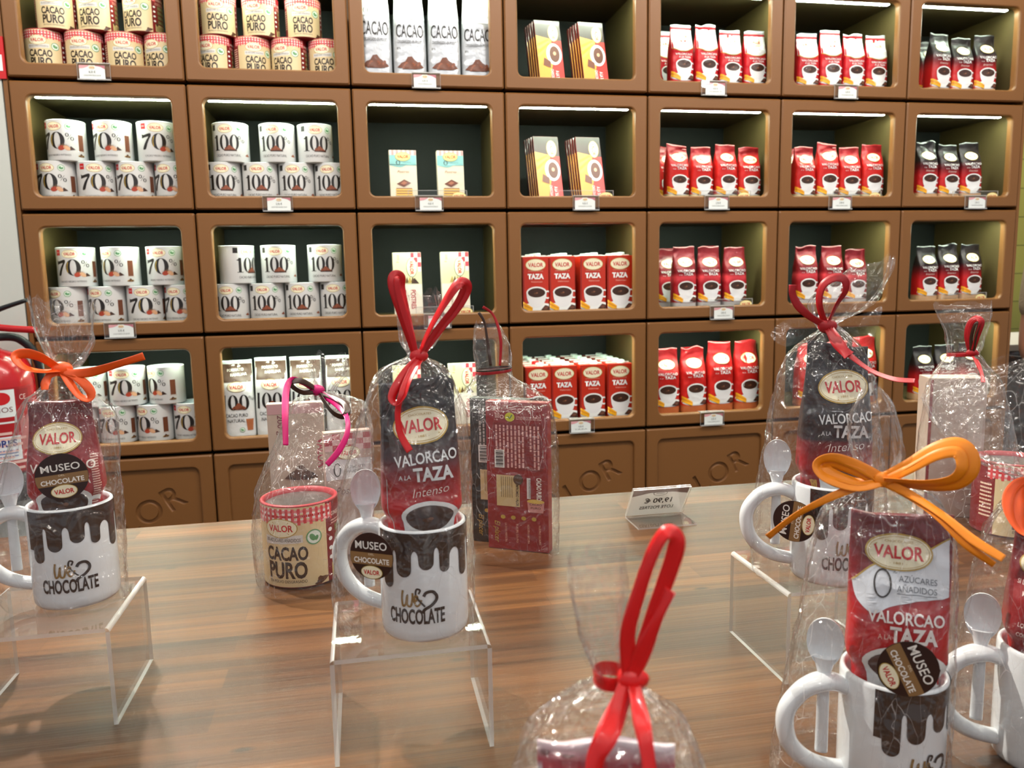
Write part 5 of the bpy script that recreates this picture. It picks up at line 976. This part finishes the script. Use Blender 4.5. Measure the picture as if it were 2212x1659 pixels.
mb = MB(); mb.lathe([(.024, hh), (.024, hh+.025), (.016, hh+.03), (.016, hh+.055), (.0005, hh+.057)], mat('brass', 'A08040', rough=.3, metal=1), 24); mb.obj('valve', t)
mb = MB(); mb.tube(catmull([(-.02, -.01, hh+.06), (.02, -.012, hh+.058), (.07, -.014, hh+.052), (.125, -.016, hh+.047)], 6), .0095, RE, 10); mb.obj('carry_handle', t, label='red carrying handle')
mb = MB(); mb.tube(catmull([(-.03, -.01, hh+.075), (.0, -.012, hh+.085), (.04, -.014, hh+.105), (.11, -.016, hh+.128)], 6), [.016-.0004*k for k in range(19)], RUB, 10, True, .6); mb.obj('squeeze_lever', t, label='black squeeze lever')
mb = MB(); mb.tube(catmull([(.02, .0, hh+.03), (.07, .02, hh+.02), (.105, .035, hh-.05), (.108, .04, hh-.25), (.104, .045, .12)], 8), .011, RUB, 12); mb.obj('hose', t)
mb = MB(); mb.box(-.03, rr+.001, hh-.2, .03, YF+.006-ey-.0005, hh-.14, RUB); mb.obj('wall_bracket', t)
p = ony(-6, 128, YF); mb = MB(); mb.box(p.x-.09, YF, p.z-.05, p.x+.018, YF+.0058, p.z+.06, RED); mb.box(p.x-.085, YF-.0015, p.z-.03, p.x+.012, YF-.0002, p.z+.012, WHITE); tag(mb.obj('wall_sign'), 'small red and white sign plate high on the pale wall', 'sign')
# ================================================================ counter and shopper at the right edge
p = ony(2190, 750, YF+.5); mb = MB(); t = thing('counter', 'white topped dark counter beyond the right end of the shelves', 'counter', (XR+.08, YF+.62, 0))
mb = MB(); mb.box(0, -.02, p.z-.03, 1.4, .55, p.z, mat('white_worktop', 'D8D8D0', rough=.4), .003); mb.obj('worktop', t); mb = MB(); mb.box(.02, .0, 0, 1.38, .53, p.z-.031, mat('dark_counter_front', '2A2420', rough=.5), .002); mb.obj('counter_body', t)
E_ = ony(2218, 772, YF+.3)
SKIN = mat('skin', 'C48A6C', rough=.5); LACE = mat('beige_lace', 'B8A88C', rough=.8, bump=(180, .8)); JEAN = mat('dark_trousers', '2C2E38', rough=.8); HAIR = mat('brown_hair', '2E2018', rough=.6)
def skinned(name, verts, edges, rad, m, parent, root=0):
    me = bpy.data.meshes.new(name); me.from_pydata([tuple(v) for v in verts], edges, []); me.materials.append(m); o = link(name, me, parent)
    k = o.modifiers.new('skin', 'SKIN'); k.use_smooth_shade = True; sv = me.skin_vertices[0].data
    for i, r_ in enumerate(rad): sv[i].radius = (r_, r_) if not isinstance(r_, tuple) else r_; sv[i].use_root = i == root
    o.modifiers.new('sub', 'SUBSURF').levels = 2; o.modifiers['sub'].render_levels = 2
    bpy.context.view_layer.update(); dg_ = bpy.context.evaluated_depsgraph_get(); me2 = bpy.data.meshes.new_from_object(o.evaluated_get(dg_)); o.modifiers.clear(); o.data = me2; return o
t = thing('person', 'person in beige lace top, only an elbow showing at the right picture edge', 'person', (E_.x+.2, E_.y, 0))
ez = E_.z; L = [(0, 0, .94), (0, 0, 1.12), (0, 0, 1.32), (0, -.01, 1.45), (0, -.02, 1.53), (0, -.02, 1.66), (-.15, 0, 1.39), (-.2, .0, ez), (-.06, -.2, ez+.02), (.0, -.25, ez+.03), (.15, 0, 1.39), (.2, .02, 1.1), (.14, -.18, 1.02), (.1, -.24, 1.0), (-.09, 0, .86), (-.1, -.01, .48), (-.1, .02, .08), (-.1, -.12, .03), (.09, 0, .86), (.1, -.01, .48), (.1, .02, .08), (.1, -.12, .03)]
E2 = [(0, 1), (1, 2), (2, 3), (3, 4), (4, 5), (2, 6), (6, 7), (7, 8), (8, 9), (2, 10), (10, 11), (11, 12), (12, 13), (0, 14), (14, 15), (15, 16), (16, 17), (0, 18), (18, 19), (19, 20), (20, 21)]
skinned('body', L, E2, [.13, .12, .13, .055, .085, .08, .055, .042, .03, .028, .055, .042, .03, .028, .085, .055, .042, .03, .085, .055, .042, .03], SKIN, t)
top = [L[0], L[1], L[2], (0, 0, 1.4), L[6], (-.19, 0, ez+.15), L[10], (.197, .02, 1.15)]
skinned('lace_top', top, [(0, 1), (1, 2), (2, 3), (2, 4), (4, 5), (2, 6), (6, 7)], [.15, .14, .15, .09, .075, .054, .075, .058], LACE, t)
skinned('trousers', [L[0], L[14], L[15], (-.1, .02, .12), L[18], L[19], (.1, .02, .12)], [(0, 1), (1, 2), (2, 3), (0, 4), (4, 5), (5, 6)], [.145, .1, .07, .065, .1, .07, .065], JEAN, t)
skinned('hair', [(0, .03, 1.74), (0, .06, 1.64), (0, .07, 1.5)], [(0, 1), (1, 2)], [.085, .09, .07], HAIR, t)
mb = MB(); mb.tube([(0, -.1, 1.62), (0, -.118, 1.6), (0, -.112, 1.585)], [.007, .013, .009], SKIN, 8); mb.obj('nose', t)
for s in (-1, 1):
    mb = MB(); mb.lathe([(.0005, 1.612), (.008, 1.616), (.011, 1.625), (.008, 1.634), (.0005, 1.638)], WHITE, 12, s*.032, -.096); mb.obj('eye', t)
